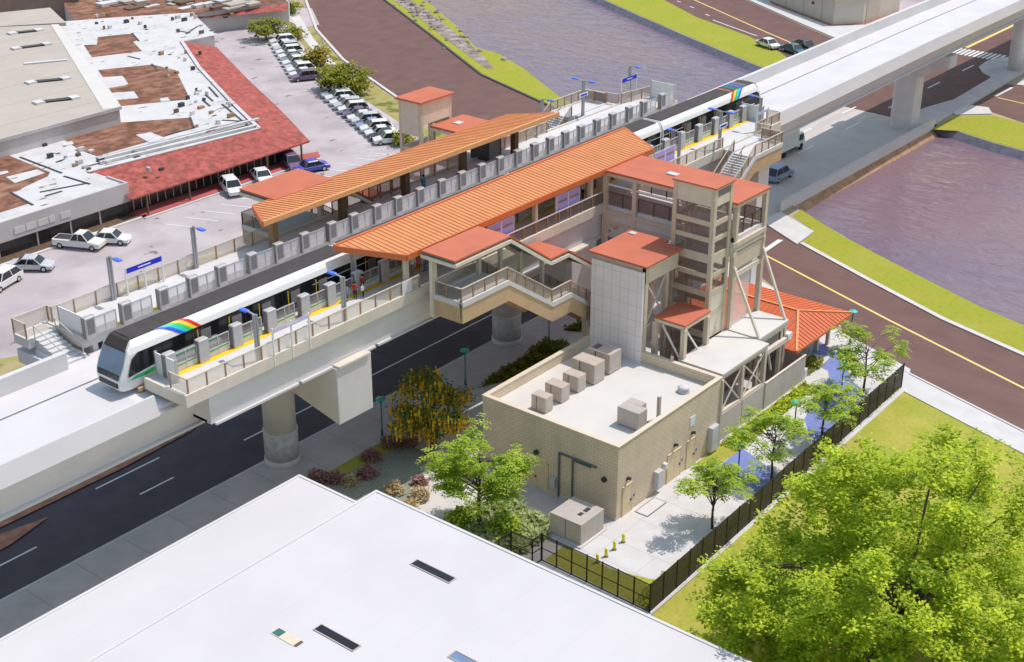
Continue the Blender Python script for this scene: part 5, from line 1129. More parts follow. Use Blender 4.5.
# ------------------------------------------------------------------ far lift building with red roofs
t = thing('lift_tower', 'far lift tower with a square red roof standing by the parking lot', 'lift tower', (22.5, 38.7, 0))
bevel(B().box(20.35, 25.15, 36.95, 40.2, 19.85, 20.02).build('cap_roof', 'red', t), 0.02)
b = B(); b.box(20.6, 24.9, 37.2, 37.35, 17.75, 19.85); b.box(20.6, 24.9, 39.8, 39.95, 16.6, 19.85); b.box(20.6, 20.75, 37.35, 39.8, 16.6, 19.85); b.box(24.75, 24.9, 37.35, 39.8, 16.6, 19.85); b.build('cap_wall', 'frame_light', t)
for x in (20.75, 24.75):
    for y in (37.35, 39.8): B().box(x - 0.16, x + 0.16, y - 0.16, y + 0.16, 0, 19.8).build('corner_post', 'frame', t)
for z in (14.8, 12.2, 9, 6, 3):
    b = B(); b.box(20.65, 20.85, 37.4, 39.75, z, z + 0.5); b.box(20.9, 24.6, 39.7, 39.9, z, z + 0.5); b.box(20.9, 24.6, 37.25, 37.45, z, z + 0.5); b.build('band', 'frame', t)
t = thing('overpass', 'short far overpass with a square red roof and white hatch behind the far canopy', 'overpass', (24, 36, 17))
bevel(B().box(21.8, 26.5, 33.4, 37.15, 17.34, 17.52).build('roof', 'red', t), 0.02); B().box(23.6, 24.4, 35.2, 35.9, 17.52, 17.62).build('roof_hatch', 'white', t)
b = B()
for y in (33.9, 37.0): b.bar((21.9, y, 17.18), (26.4, y, 17.18), 0.2, 0.3)
b.bar((21.9, 33.9, 17.18), (21.9, 37, 17.18), 0.2, 0.3); b.bar((26.4, 33.9, 17.18), (26.4, 37, 17.18), 0.2, 0.3); b.build('roof_beam', 'frame_light', t)
for x in (22, 26.3): B().box(x - 0.15, x + 0.15, 36.8, 37.1, 0, 17.1).build('post', 'frame', t)
B().box(21.9, 26.4, 33.4, 37.1, 13.8, PF - 0.02).build('floor_slab', 'platform', t)
# far-left stair head beside the platform fence
t = thing('stair', 'pale concrete steps descending from the left end of the far platform to the guideway deck', 'stair', (-23.9, 30.5, 13.35))
b = B()
for k in range(7): y = 32.2 - k * 0.46; b.box(-24.7, -23.1, y - 0.46, y, 13.0, PF - 0.15 * (k + 1))
b.build('stair_flight', 'platform', t)
B().box(-25.25, -22.8, 32.2, 33.95, 13.7, PF).build('landing', 'platform', t); B().box(-25.0, -23.0, 32.6, 33.7, PF, PF + 0.015).build('grating', 'unit_grey', t)
for x in (-24.75, -23.05): B().box(x - 0.07, x + 0.07, 28.9, 32.2, 12.6, 13.55).build('stringer', 'girder', t)
for x in (-24.75, -23.05):
    b = B(); b.bar((x, 32.1, 15.35), (x, 29.1, 14.35), 0.06); b.bar((x, 29.1, 14.35), (x, 29.1, 13.3), 0.06); b.bar((x, 32.1, 15.35), (x, 32.1, 14.3), 0.06); b.build('handrail', 'cab', t)
B().box(-25.2, -22.75, 28.1, 33.9, 12.2, 13.2).build('support_slab', 'girder', t)
# ------------------------------------------------------------------ foreground roofs
t = thing('warehouse', 'large flat white roof with dark slot skylights beside the black fence', 'building', (-60, -28, 0))
B().box(-130, -17.15, -75, 7.2, 0, 7.7).build('wall', 'mallwall', t); B().box(-130.1, -17.05, -75.1, 7.3, 7.7, 8.0).build('roof', 'roofgrey', t)
b = B(); b.box(-130.1, -17.0, 7.14, 7.34, 7.7, 8.06); b.box(-17.19, -17.0, -75.1, 7.14, 7.7, 8.06); b.build('roof_edge', 'white', t)
for x0, x1, y0, y1, m in ((-21.75, -21.2, -3.1, -0.1, 'trainglass'), (-29.8, -29.25, -3.2, -0.2, 'trainglass'), (-26.9, -26.3, -10.5, -7.6, 'screen')):
    k = B().box(x0, x1, y0, y1, 8.0, 8.03).build('skylight', m, t); b = B()
    b.box(x0 - 0.06, x0, y0 - 0.06, y1 + 0.06, 8.0, 8.06); b.box(x1, x1 + 0.06, y0 - 0.06, y1 + 0.06, 8.0, 8.06); b.box(x0, x1, y0 - 0.06, y0, 8.0, 8.06); b.box(x0, x1, y1, y1 + 0.06, 8.0, 8.06); b.build('frame', 'unit_grey', k)
k = B().box(-31.55, -30.9, -0.35, 1.45, 8.0, 8.035).build('roof_hatch', 'coping', t); B().box(-31.5, -30.95, 0.85, 1.4, 8.035, 8.05).build('hatch_window', 'teal', k); B().box(-31.5, -30.95, -0.55, -0.35, 8.0, 8.03).build('hatch_hinge', 'darkbrown', k)
t = thing('warehouse', 'narrow plain white roof wing stepping down from the skylight roof along the pavement', 'building', (-60, 10, 0))
B().box(-130, -18.85, 7.35, 12.6, 0, 7.6).build('wall', 'mallwall', t); B().box(-130.1, -18.75, 7.35, 12.7, 7.6, 7.93).build('roof', 'roofgrey', t)
b = B(); b.box(-130.1, -18.7, 12.55, 12.75, 7.6, 7.98); b.box(-18.9, -18.7, 7.35, 12.55, 7.6, 7.98); b.build('roof_edge', 'white', t)

# ------------------------------------------------------------------ mall
t = thing('shopping_mall', 'sprawling low shopping mall with a patched white roof and weathered red tiled eaves', 'building', (20, 95, 0))
RZ = 3.75
ROOF = [(-60, 79.1), (17.35, 79.1), (17.35, 84), (17.41, 85.95), (40.68, 83.43), (46.71, 95.84), (54.88, 111.74), (63.55, 126.36), (69.46, 125.16), (77.25, 140.33), (67.71, 146.93), (58.92, 152.18), (-60, 150)]
inner = [(x, y) for x, y in ROOF]
b = B(); b.prism([(-60, 80.6), (17.0, 80.6), (17.0, 84.5), (17.59, 86.01), (40.73, 84.04), (46.54, 96.04), (54.34, 111.53), (63.04, 125.98), (69.18, 125.30), (76.56, 140.01), (67.37, 146.21), (58.29, 150.74), (-60, 149)], 0, RZ - 0.05); b.build('wall', 'mallwall', t)
b = B(); b.prism(ROOF, RZ - 0.05, RZ); b.build('roof', 'mallroof', t)
b = B(); b.box(-60, 17.35, 78.85, 79.1, 1.75, 3.95); b.box(17.1, 17.35, 79.1, 82.5, 1.75, 3.95); b.build('fascia_wall', 'mallwall', t)
for i in range(5): x = 2.6 + i * 1.42; B().box(x, x + (1.3 if i != 3 else 0.7), 78.80, 78.86, 2.25, 2.95).build('wall_panel', 'concrete', t)
b = B().box(-60, 17.2, 79.12, 80.6, 0, 1.75); b.build('shopfront', 'shop', t)  # flush dark front, its colour also stands in for the arcade's deep shade
b = B().box(-60, 17.6, 77.6, 79.1, 0, 0.13); b.build('walkway', 'darkbrown', t); b = B().box(-60, 18.2, 77.2, 77.6, 0, 0.14); b.build('kerb', 'concrete', t)  # dark walkway colour carries the shade under the overhanging wall
for x in (0.5, 5.2, 9.4, 13.2): B().box(x, x + 0.18, 79.0, 79.2, 0.1, 1.75).build('post', 'unit_grey', t)
def roof_patch(pts, nm='roof_patch', m='patch', z=3.75):
    b = B(); b.prism(pts, z + 0.001, z + 0.03); return b.build(nm, m, t)
roof_patch([(52.60, 135.73), (54.03, 134.46), (57.03, 138.29), (61.77, 136.04), (59.82, 131.78), (58.65, 131.73), (55.83, 125.92), (48.98, 128.78)])
roof_patch([(45.05, 121.99), (51.81, 118.46), (52.03, 113.34), (43.69, 100.16), (39.15, 102.78), (35.79, 104.72), (37.37, 107.23), (39.72, 105.83), (41.44, 109.12), (39.10, 110.83), (40.23, 112.99), (43.05, 112.31), (45.44, 116.79), (43.19, 118.32)])
roof_patch([(22.77, 98.92), (30.46, 99.29), (38.20, 93.51), (35.51, 89.67), (28.78, 89.57), (21.19, 89.78), (21.31, 93.24)])
roof_patch([(13.05, 103.46), (14.87, 99.39), (14.27, 89.13), (13.31, 88.12), (7.39, 86.41), (6.84, 82.04), (-0.44, 81.94)])
roof_patch([(41.32, 103.44), (42.30, 103.00), (41.40, 101.46), (40.35, 102.01)], 'roof_patch', 'mallroof', 3.79)
for pts in ([(10.08, 91.47), (13.83, 91.00), (13.68, 89.23), (9.54, 88.90)], [(10.65, 93.53), (11.46, 93.37), (11.20, 92.57), (10.05, 92.60)], [(29.18, 92.81), (31.04, 92.46), (30.65, 89.06), (28.24, 88.88)], [(21.55, 97.17), (22.78, 96.90), (22.22, 95.71), (20.92, 96.08)]): roof_patch(pts, 'roof_patch', 'mallroof', 3.785)
rnd = random.Random(11)
for x, y in ((71.6, 131.3), (41.6, 93.2), (70.5, 127.7), (43.2, 100.2), (79.9, 133.6), (17.1, 93.4), (35.5, 90.4), (51.6, 114.8), (20.8, 92.6), (46.6, 101.8), (40.4, 98.1), (72.9, 139.1), (62.2, 145.6), (16.8, 91.4), (53.2, 109.7), (19.4, 97.7), (38.9, 94.1), (70.4, 127.1), (17.3, 91.6), (67.9, 143.9), (38.2, 96.5), (17.4, 87.0), (63.7, 146.2), (66.3, 139.8), (68.9, 131.0), (72.1, 136.3), (51.0, 113.8), (18.4, 91.9), (60.8, 141.9), (44.5, 93.1), (71.5, 138.2), (25.1, 85.4), (20.9, 93.2), (66.8, 131.0), (35.6, 89.5), (51.0, 111.6), (74.5, 136.3), (75.6, 138.1), (65.2, 137.3), (75.3, 138.1), (40.4, 91.6), (59.5, 117.7), (58.9, 119.6), (17.5, 89.6), (41.2, 89.4), (60.5, 141.8), (22.4, 79.6), (44.4, 98.1), (73.0, 137.2), (18.6, 94.0), (20.0, 87.7), (77.9, 132.8), (72.6, 138.5), (56.4, 118.3), (43.0, 98.2), (66.8, 149.1), (53.4, 111.4), (17.1, 88.5), (46.5, 102.3), (45.5, 101.1), (17.9, 94.5), (48.9, 111.2), (45.2, 94.4), (44.8, 93.4), (19.7, 91.5), (20.9, 95.8), (23.5, 85.7), (68.6, 132.5), (38.5, 88.5), (17.8, 88.7), (50.8, 111.7), (56.1, 116.2), (56.9, 120.8), (17.2, 86.1), (40.4, 98.1), (61.5, 141.4), (23.4, 86.5), (41.0, 92.7), (20.2, 86.5), (56.0, 121.7), (68.2, 127.5), (21.4, 80.3), (59.8, 117.4), (64.9, 149.4), (64.7, 136.3), (65.5, 142.5), (37.9, 95.0), (21.4, 91.3), (41.4, 95.4), (46.2, 99.7)):   # small plant and dark pits on the roof
    s = rnd.uniform(0.25, 0.9); a = rnd.uniform(0.15, 0.6)
    B().box(x, x + s, y, y + a, 3.76, 3.76 + rnd.choice([0.05, 0.3, 0.5])).build('roof_plant', rnd.choice(['dark', 'darkbrown', 'white', 'mallwall', 'brown']), t)
# red tiled eaves
b = B(); z1, z0 = 3.85, 2.45
up = [(16.88, 85.58), (40.41, 82.92), (46.52, 95.51), (54.69, 111.38), (63.34, 125.97)]
lo = [(16.66, 77.70), (43.79, 77.63), (50.28, 89.56), (58.38, 105.61), (67.83, 123.42)]
for i in range(4): b.quad((*lo[i], z0), (*lo[i + 1], z0), (*up[i + 1], z1), (*up[i], z1))
b.build('red_eaves', 'mallred', t)
b = B()
for i in range(4): b.bar((*lo[i], z0 - 0.08), (*lo[i + 1], z0 - 0.08), 0.15, 0.18)
b.build('gutter', 'mallred', t)
b = B()
for i in range(4): b.bar((*up[i], z1 + 0.05), (*up[i + 1], z1 + 0.05), 0.5, 0.12)
b.build('eaves_coping', 'mallroof', t)
yw = 79.6
b = B(); b.box(17.5, 42.5, yw, yw + 0.3, 0, 2.6); b.build('shopfront', 'shop', t)
b = B()
for i in range(22): x = 18.2 + i * 1.13; b.box(x, x + 0.08, yw - 0.05, yw, 0.3, 2.2)
b.build('window_bar', 'car_silver', t)
b = B(); b.prism([(17.6, 77.2), (45.0, 77.0), (46.5, 79), (43, 80), (17.6, yw)], 0, 0.14); b.build('walkway', 'redwalk', t); b = B(); b.box(17.6, 45.0, 76.7, 77.0, 0, 0.15); b.build('kerb', 'concrete', t)
for x in (18.5, 24.5, 30.5, 36.5, 42.2): B().box(x, x + 0.18, 77.4, 77.58, 0.1, 2.4).build('post', 'darkbrown', t)
# dark bars drawn as parapet shadows, and ledges where the patched roof levels meet
shadow_lines = B()
for p, q in (((20.63, 89.20), (43.77, 86.86)), ((20.32, 87.25), (40.94, 85.20)), ((18.26, 87.49), (31.80, 85.74)), ((61.93, 136.24), (59.37, 131.20)), ((51.94, 118.62), (50.03, 114.84)), ((38.30, 93.62), (35.55, 89.52)), ((31.50, 89.93), (35.77, 89.59)), ((44.77, 94.97), (40.23, 84.40)), ((49.09, 102.70), (46.62, 97.94)), ((15.24, 96.46), (14.89, 87.72)), ((14.41, 86.66), (14.61, 82.09)), ((9.55, 84.16), (14.67, 82.55)), ((9.13, 82.63), (11.26, 82.56)), ((7.48, 86.73), (6.65, 81.20)), ((66.81, 129.15), (71.48, 131.88)), ((67.54, 132.46), (67.63, 129.18)), ((44.42, 98.39), (43.16, 95.48)), ((46.24, 99.94), (44.95, 96.99)), ((52.62, 125.07), (52.64, 122.28)), ((40.01, 89.43), (41.16, 87.32))):
    shadow_lines.bar((*p, 3.80), (*q, 3.80), 0.26, 0.05)
shadow_lines.build('roof_shadow_line', 'dark', t)['kind'] = 'stuff'
b = B()
for p, q in (((20.21, 88.25), (42.96, 85.77)), ((19.58, 87.01), (40.70, 83.81))): b.bar((*p, 3.95), (*q, 3.95), 0.5, 0.3)
b.build('roof_ledge', 'mallroof', t)

t = thing('department_store', 'big cream-roofed windowless store block rising above the patched mall roof', 'building', (10, 120, 0))
b = B(); b.prism([(-60, 98.0), (30.9, 98.0), (52.63, 141.87), (39.27, 152.71)], 0, 5.9); b.build('wall', 'mallwall', t)
b = B(); b.prism([(-60, 97.9), (31.0, 97.9), (52.74, 141.93), (39.38, 152.88)], 5.9, 6.0); b.build('roof', 'mallcream', t)
b = B(); b.prism([(28.85, 98.52), (31.1, 97.8), (52.67, 141.79), (51.83, 142.52)], 6.0, 6.06); b.build('white_parapet', 'roofwhite', t)
b = B(); b.box(-60, 31.1, 97.75, 97.95, 5.7, 6.1); b.build('coping', 'mallwall', t)
for p, q in (((45.27, 141.91), (47.81, 140.79)), ((40.36, 133.52), (43.49, 132.46)), ((31.01, 116.10), (33.92, 114.48)), ((26.12, 107.18), (29.08, 105.67))):
    s = B(); s.bar((*p, 6.1), (*q, 6.1), 0.9, 0.2); k = s.build('skylight', 'shop', t)
    B().bar((p[0] - 1.2, p[1] + 0.1, 6.12), (*p, 6.12), 1.3, 0.3).build('frame', 'white', k); B().bar((*q, 6.12), (q[0] + 1.2, q[1] - 0.1, 6.12), 1.3, 0.3).build('frame', 'white', k)
s = B(); p, q = (35.50, 125.29), (40.55, 122.50); s.bar((*p, 6.1), (*q, 6.1), 0.7, 0.15); s.build('roof_rib', 'white', t)
b = B(); b.prism([(43.18, 159.12), (58.54, 152.42), (53.89, 141.57), (39.18, 152.50)], 5.6, 6.12); b.build('rear_roof', 'mallcream', t)

t = thing('mall_annex', 'far mall block at the top edge with a bright red eave and cluttered brown roof', 'building', (85, 160, 0))
b = B(); b.prism([(87.00, 186.12), (68.16, 162.89), (62.07, 151.54), (77.54, 140.45), (93.75, 134.94), (112.75, 154.24)], 0, 3.6); b.build('wall', 'mallwall', t)
b = B(); b.prism([(86.94, 186.04), (68.11, 162.81), (61.81, 151.17), (77.29, 140.15), (93.47, 135.14), (112.68, 154.16)], 3.6, 3.66); b.build('roof', 'patch', t)
b = B(); u = [(77.74, 140.67), (94.42, 135.90)]; l = [(78.35, 140.04), (91.66, 133.04)]; b.quad((*l[0], 2.6), (*l[1], 2.6), (*u[1], 3.7), (*u[0], 3.7)); b.build('red_eaves', 'mallred', t)
rnd = random.Random(5)
for x, y in ((70.5, 155.4), (92.1, 138.3), (85.6, 152.5), (74.8, 149.0), (80.5, 138.7), (86.7, 140.4), (81.5, 141.9), (74.3, 157.8), (85.0, 142.2), (75.0, 151.1), (88.6, 143.8), (79.8, 142.3), (86.1, 146.9), (71.8, 149.8), (72.9, 159.2), (91.4, 139.0), (83.2, 143.2), (88.2, 139.1), (83.4, 137.7), (75.2, 163.6), (74.0, 153.9), (81.6, 142.7), (88.4, 148.6), (78.6, 147.0), (86.4, 136.4), (85.4, 137.2), (80.5, 145.6), (83.1, 148.1), (76.6, 153.6), (84.3, 142.0), (82.5, 150.2), (79.5, 145.9), (82.2, 137.2), (72.0, 153.9), (87.2, 148.3), (86.8, 140.5), (96.6, 139.5), (79.7, 149.1), (72.8, 157.0), (77.6, 143.3)):
    s = rnd.uniform(1.5, 5); B().box(x, x + s, y, y + rnd.uniform(0.8, 2.5), 3.66, 3.66 + rnd.uniform(0.05, 0.6)).build('roof_plant', rnd.choice(['white', 'mallroof', 'mallcream', 'darkbrown']), t)
t = thing('distant_block', 'long dark-fronted block behind the store at the upper left corner', 'building', (60, 185, 0))
b = B(); b.prism([(54.06, 177.52), (70.61, 162.06), (89.66, 186.71), (72.46, 208.00)], 0, 5); b.build('wall', 'interior', t); b = B(); b.prism([(54.03, 177.43), (70.47, 162.13), (89.23, 186.40), (72.18, 207.50)], 5.0, 5.1); b.build('roof', 'mallcream', t)

t = thing('office_building', 'low cream building with a canted corner at the top edge behind the guideway', 'building', (160, 66, 0))
FP = [(158.6, 75.6), (150.3, 60.5), (154.3, 57.0), (160, 56.5), (166.4, 56.0), (178, 78), (166, 88)]
b = B(); b.prism(FP, 0, 4.2); b.build('wall', 'bldg', t)
cx, cy = sum(p[0] for p in FP) / 7, sum(p[1] for p in FP) / 7
b = B(); b.prism([(cx + (x - cx) * 1.01, cy + (y - cy) * 1.01) for x, y in FP], 4.2, 4.45); b.build('coping', 'coping', t)
b = B(); b.prism([(cx + (x - cx) * 0.95, cy + (y - cy) * 0.95) for x, y in FP], 4.45, 4.5); b.build('roof', 'roofwhite', t)
b = B()
for u in (0.12, 0.45, 0.78): p = Vector(FP[0]).lerp(Vector(FP[1]), u); b.bar((p.x - 0.05, p.y - 0.03, 0), (p.x - 0.05, p.y - 0.03, 4.2), 0.08)
b.build('wall_joint', 'unit_grey', t)
b = B(); p, q = Vector(FP[2]).lerp(Vector(FP[3]), 0.15), Vector(FP[2]).lerp(Vector(FP[3]), 0.9); b.quad((p.x, p.y - 0.06, 0.1), (q.x, q.y - 0.06, 0.1), (q.x, q.y - 0.06, 3.9), (p.x, p.y - 0.06, 3.9)); b.build('corner_panel', 'unit', t)
for u in (0.3, 0.62): p = Vector(FP[0]).lerp(Vector(FP[1]), u); B().box(p.x - 0.25, p.x + 0.1, p.y - 0.2, p.y + 0.15, 2.4, 2.8).build('wall_lamp', 'dark', t)

# ------------------------------------------------------------------ vehicles
def car(kind, paint):
    t = thing('parked_car', 'x', 'car', (0, 0, 0))
    W = 0.9; spec = dict(
        sedan=(4.6, [(0, .32), (0, .62), (.9, .80), (1.05, .82), (3.6, .86), (4.45, .80), (4.6, .55), (4.6, .32)], (1.15, 1.75, 3.05, 3.85), .84, 1.42),
        suv=(4.7, [(0, .36), (0, .75), (.9, .95), (1.1, .98), (4.3, 1.02), (4.66, .95), (4.7, .6), (4.7, .36)], (1.15, 1.75, 3.9, 4.55), 1.0, 1.72),
        van=(5.2, [(0, .36), (0, .85), (.6, 1.05), (.8, 1.08), (5.0, 1.1), (5.2, 1.0), (5.2, .36)], (0.6, 1.25, 4.9, 5.12), 1.08, 1.95),
        pickup=(5.5, [(0, .4), (0, .85), (1.2, 1.02), (1.4, 1.05), (3.3, 1.05), (3.35, 1.05), (5.45, 1.05), (5.5, .9), (5.5, .4)], (1.3, 1.95, 2.9, 3.35), 1.05, 1.78))[kind]
    L, prof, (g0, g1, g2, g3), zb, zt = spec
    secs = []
    for y, k in ((-W, 0.95), (-W + .10, 1.0), (W - .10, 1.0), (W, 0.95)):
        e = 0.06 if abs(y) == W else 0
        secs.append([(x * (1 - 2 * e / L) + e - L / 2, y, max(.32, z - e)) for x, z in prof])
    B().loft(secs).build('body', paint, t)
    b = B(); yb, yt = W - 0.04, W - 0.2
    b.loft([[(g0 - L / 2, -yb, zb), (g3 - L / 2, -yb, zb), (g3 - L / 2, yb, zb), (g0 - L / 2, yb, zb)], [(g1 - L / 2, -yt, zt - .04), (g2 - L / 2, -yt, zt - .04), (g2 - L / 2, yt, zt - .04), (g1 - L / 2, yt, zt - .04)]]); b.build('window', 'carglass', t)
    b = B(); b.loft([[(g1 - L / 2 - .04, -yt - .02, zt - .05), (g2 - L / 2 + .04, -yt - .02, zt - .05), (g2 - L / 2 + .04, yt + .02, zt - .05), (g1 - L / 2 - .04, yt + .02, zt - .05)], [(g1 - L / 2 + .08, -yt + .08, zt + .02), (g2 - L / 2 - .08, -yt + .08, zt + .02), (g2 - L / 2 - .08, yt - .08, zt + .02), (g1 - L / 2 + .08, yt - .08, zt + .02)]])
    for s in (-1, 1):
        for xa, xb in ((g1, g0), (g2, g3), ((g1 + g2) / 2, (g0 + g3) / 2 + .1)): b.bar((xa - L / 2, s * (yt + .01), zt - .04), (xb - L / 2, s * (yb + .01), zb), 0.07)
    b.build('roof', paint, t)
    for x in (-L / 2 + .85, L / 2 - .9):
        for s in (-1, 1):
            b = B(); b.tube((x, s * (W - .18), .33), (x, s * (W + .01), .33), .33, n=14); w = b.build('wheel', 'rubber', t); b = B(); b.tube((x, s * W, .33), (x, s * (W + .02), .33), .19, n=10); b.build('rim', 'car_silver', w)
    for s in (-1, 1): B().box(-L / 2 - .01, -L / 2 + .06, s * .72 - .16, s * .72 + .16, .58, .72).build('headlight', 'lampglass', t)
    if kind == 'pickup': B().box(3.45 - L / 2, 5.35 - L / 2, -.7, .7, 1.0, 1.06).build('cargo_bed', 'dark', t)
    return learn(t)
PC = {}
def place_car(kind, paint, loc, deg, label, group=None, scale=1.0):
    k = (kind, paint)
    if k not in PC: PC[k] = o = car(*k); o.location = loc; o.rotation_euler = (0, 0, R(deg)); o['label'] = label; o.scale = (scale,) * 3
    else: o = dup(PC[k], loc, label, rotz=R(deg), scale=scale)
    if group: o['group'] = group
    elif 'group' in o: del o['group']
    return o
ga = 'cars in the upper parking row'; gb = 'cars in the lower parking row'
for i, (xy, k, m) in enumerate((((82.34, 124.23), 'suv', 'car_white'), ((80.94, 122.18), 'sedan', 'car_white'), ((79.57, 120.17), 'suv', 'car_silver'), ((78.23, 118.19), 'suv', 'car_white'), ((76.90, 116.26), 'sedan', 'car_white'), ((75.61, 114.35), 'sedan', 'car_grey'), ((74.33, 112.48), 'suv', 'car_white'), ((73.08, 110.64), 'sedan', 'car_silver'), ((71.85, 108.84), 'suv', 'car_white'), ((70.64, 107.06), 'sedan', 'car_white'), ((69.45, 105.31), 'suv', 'car_purple'))):
    place_car(k, m, (*xy, 0.0), -30, f'{m[4:]} {"van" if k == "van" else "car"}, {ORD[i]} from the top of the upper parking row', ga, 0.92)
for i, (xy, k, m) in enumerate((((65.82, 95.33), 'sedan', 'car_silver'), ((64.85, 93.44), 'suv', 'car_white'), ((63.86, 91.56), 'sedan', 'car_white'), ((62.92, 89.74), 'suv', 'car_silver'), ((62.00, 87.95), 'suv', 'car_white'), ((61.06, 86.15), 'sedan', 'car_purple'), ((60.17, 84.42), 'sedan', 'car_white'), ((59.30, 82.72), 'suv', 'car_silver'), ((58.40, 81.02), 'sedan', 'car_lilac'), ((57.55, 79.37), 'suv', 'car_white'), ((56.72, 77.75), 'sedan', 'car_white'), ((55.87, 76.13), 'sedan', 'car_black'), ((55.06, 74.56), 'suv', 'car_white'))):
    place_car(k, m, (*xy, 0.0), -36, f'{m[4:]} {"van" if k == "van" else "car"}, {ORD[i]} from the top of the lower parking row', gb, 0.92)
for xy, k, m, d, l in (((90.54, 143.00), 'suv', 'car_silver', 60, 'silver car parked below the bright red eave at the far end'), ((1.18, 74.16), 'sedan', 'car_silver', 128, 'silver car parked in front of the mall at the far left'), ((7.93, 75.46), 'pickup', 'car_white', 116, 'white pickup parked in front of the mall'),
                         ((10.74, 74.04), 'sedan', 'car_white', 125, 'white car parked beside the pickup in front of the mall'), ((-3.25, 72.66), 'suv', 'car_white', 20, 'white car cut by the left edge of the picture'), ((29.68, 76.12), 'suv', 'car_white', 65, 'white car parked before the red-tiled eaves, left of the canopy end'),
                         ((34.80, 76.58), 'sedan', 'car_white', 65, 'white car parked before the red-tiled eaves above the orange canopy'), ((40.83, 74.41), 'sedan', 'car_royal', -20, 'royal blue car just behind the red stair roof'), ((40.42, 77.34), 'suv', 'car_purple', 65, 'dark car parked near the end of the red-tiled eaves')):
    place_car(k, m, (*xy, 0.0), d, l)
for (x, y), k, m, d, l in (((130.27, 61.74), 'sedan', 'car_white', 70, 'white sedan on the far road just above the guideway'), ((129.65, 56.85), 'sedan', 'car_teal', 70, 'dark teal sedan on the far road next to the guideway'), ((133.05, 56.73), 'sedan', 'car_black', 70, 'black sedan on the far road, rightmost of the three'),
                         ((74.3, 28.4), 'suv', 'car_lilac', 180, 'grey-blue car in the shade of the guideway beside the open stair')):
    place_car(k, m, (x, y, 0.01), d, l)
for i, (x, y, m) in enumerate(((171, 62, 'car_white'), (173, 65.5, 'car_red'), (175, 69, 'car_silver'), (178, 60, 'car_white'), (181, 63.5, 'car_grey'))):
    place_car('sedan', m, (x, y, 0.15), -25, ('white car', 'red car', 'silver car', 'second white car', 'grey car')[i] + ' in the lot behind the cream office building', 'cars behind the office building')
t = thing('box_truck', 'white box truck in the shade of the guideway on the river road', 'truck', (83.5, 32.6, 0))
bevel(B().box(80.6, 85.0, 31.6, 33.8, 0.85, 3.5).build('cargo_box', 'car_white', t), 0.04)
b = B(); b.ext_y([(85.1, 0.5), (87.0, 0.5), (87.0, 1.4), (86.4, 2.3), (85.1, 2.35)], 31.75, 33.65); bevel(b.build('cab', 'car_white', t), 0.05)
B().quad((87.0, 31.95, 1.45), (87.0, 33.45, 1.45), (86.45, 33.4, 2.22), (86.45, 32.0, 2.22)).build('windscreen', 'carglass', t); B().box(85.4, 86.5, 31.73, 31.75, 1.3, 2.1).build('side_window', 'carglass', t)
B().box(80.7, 86.8, 31.95, 33.45, 0.5, 0.85).build('chassis', 'dark', t)
for x in (81.7, 86.1):
    for y in (31.75, 33.4): b = B(); b.tube((x, y, 0.45), (x, y + 0.25, 0.45), 0.45, n=14); b.build('wheel', 'rubber', t)

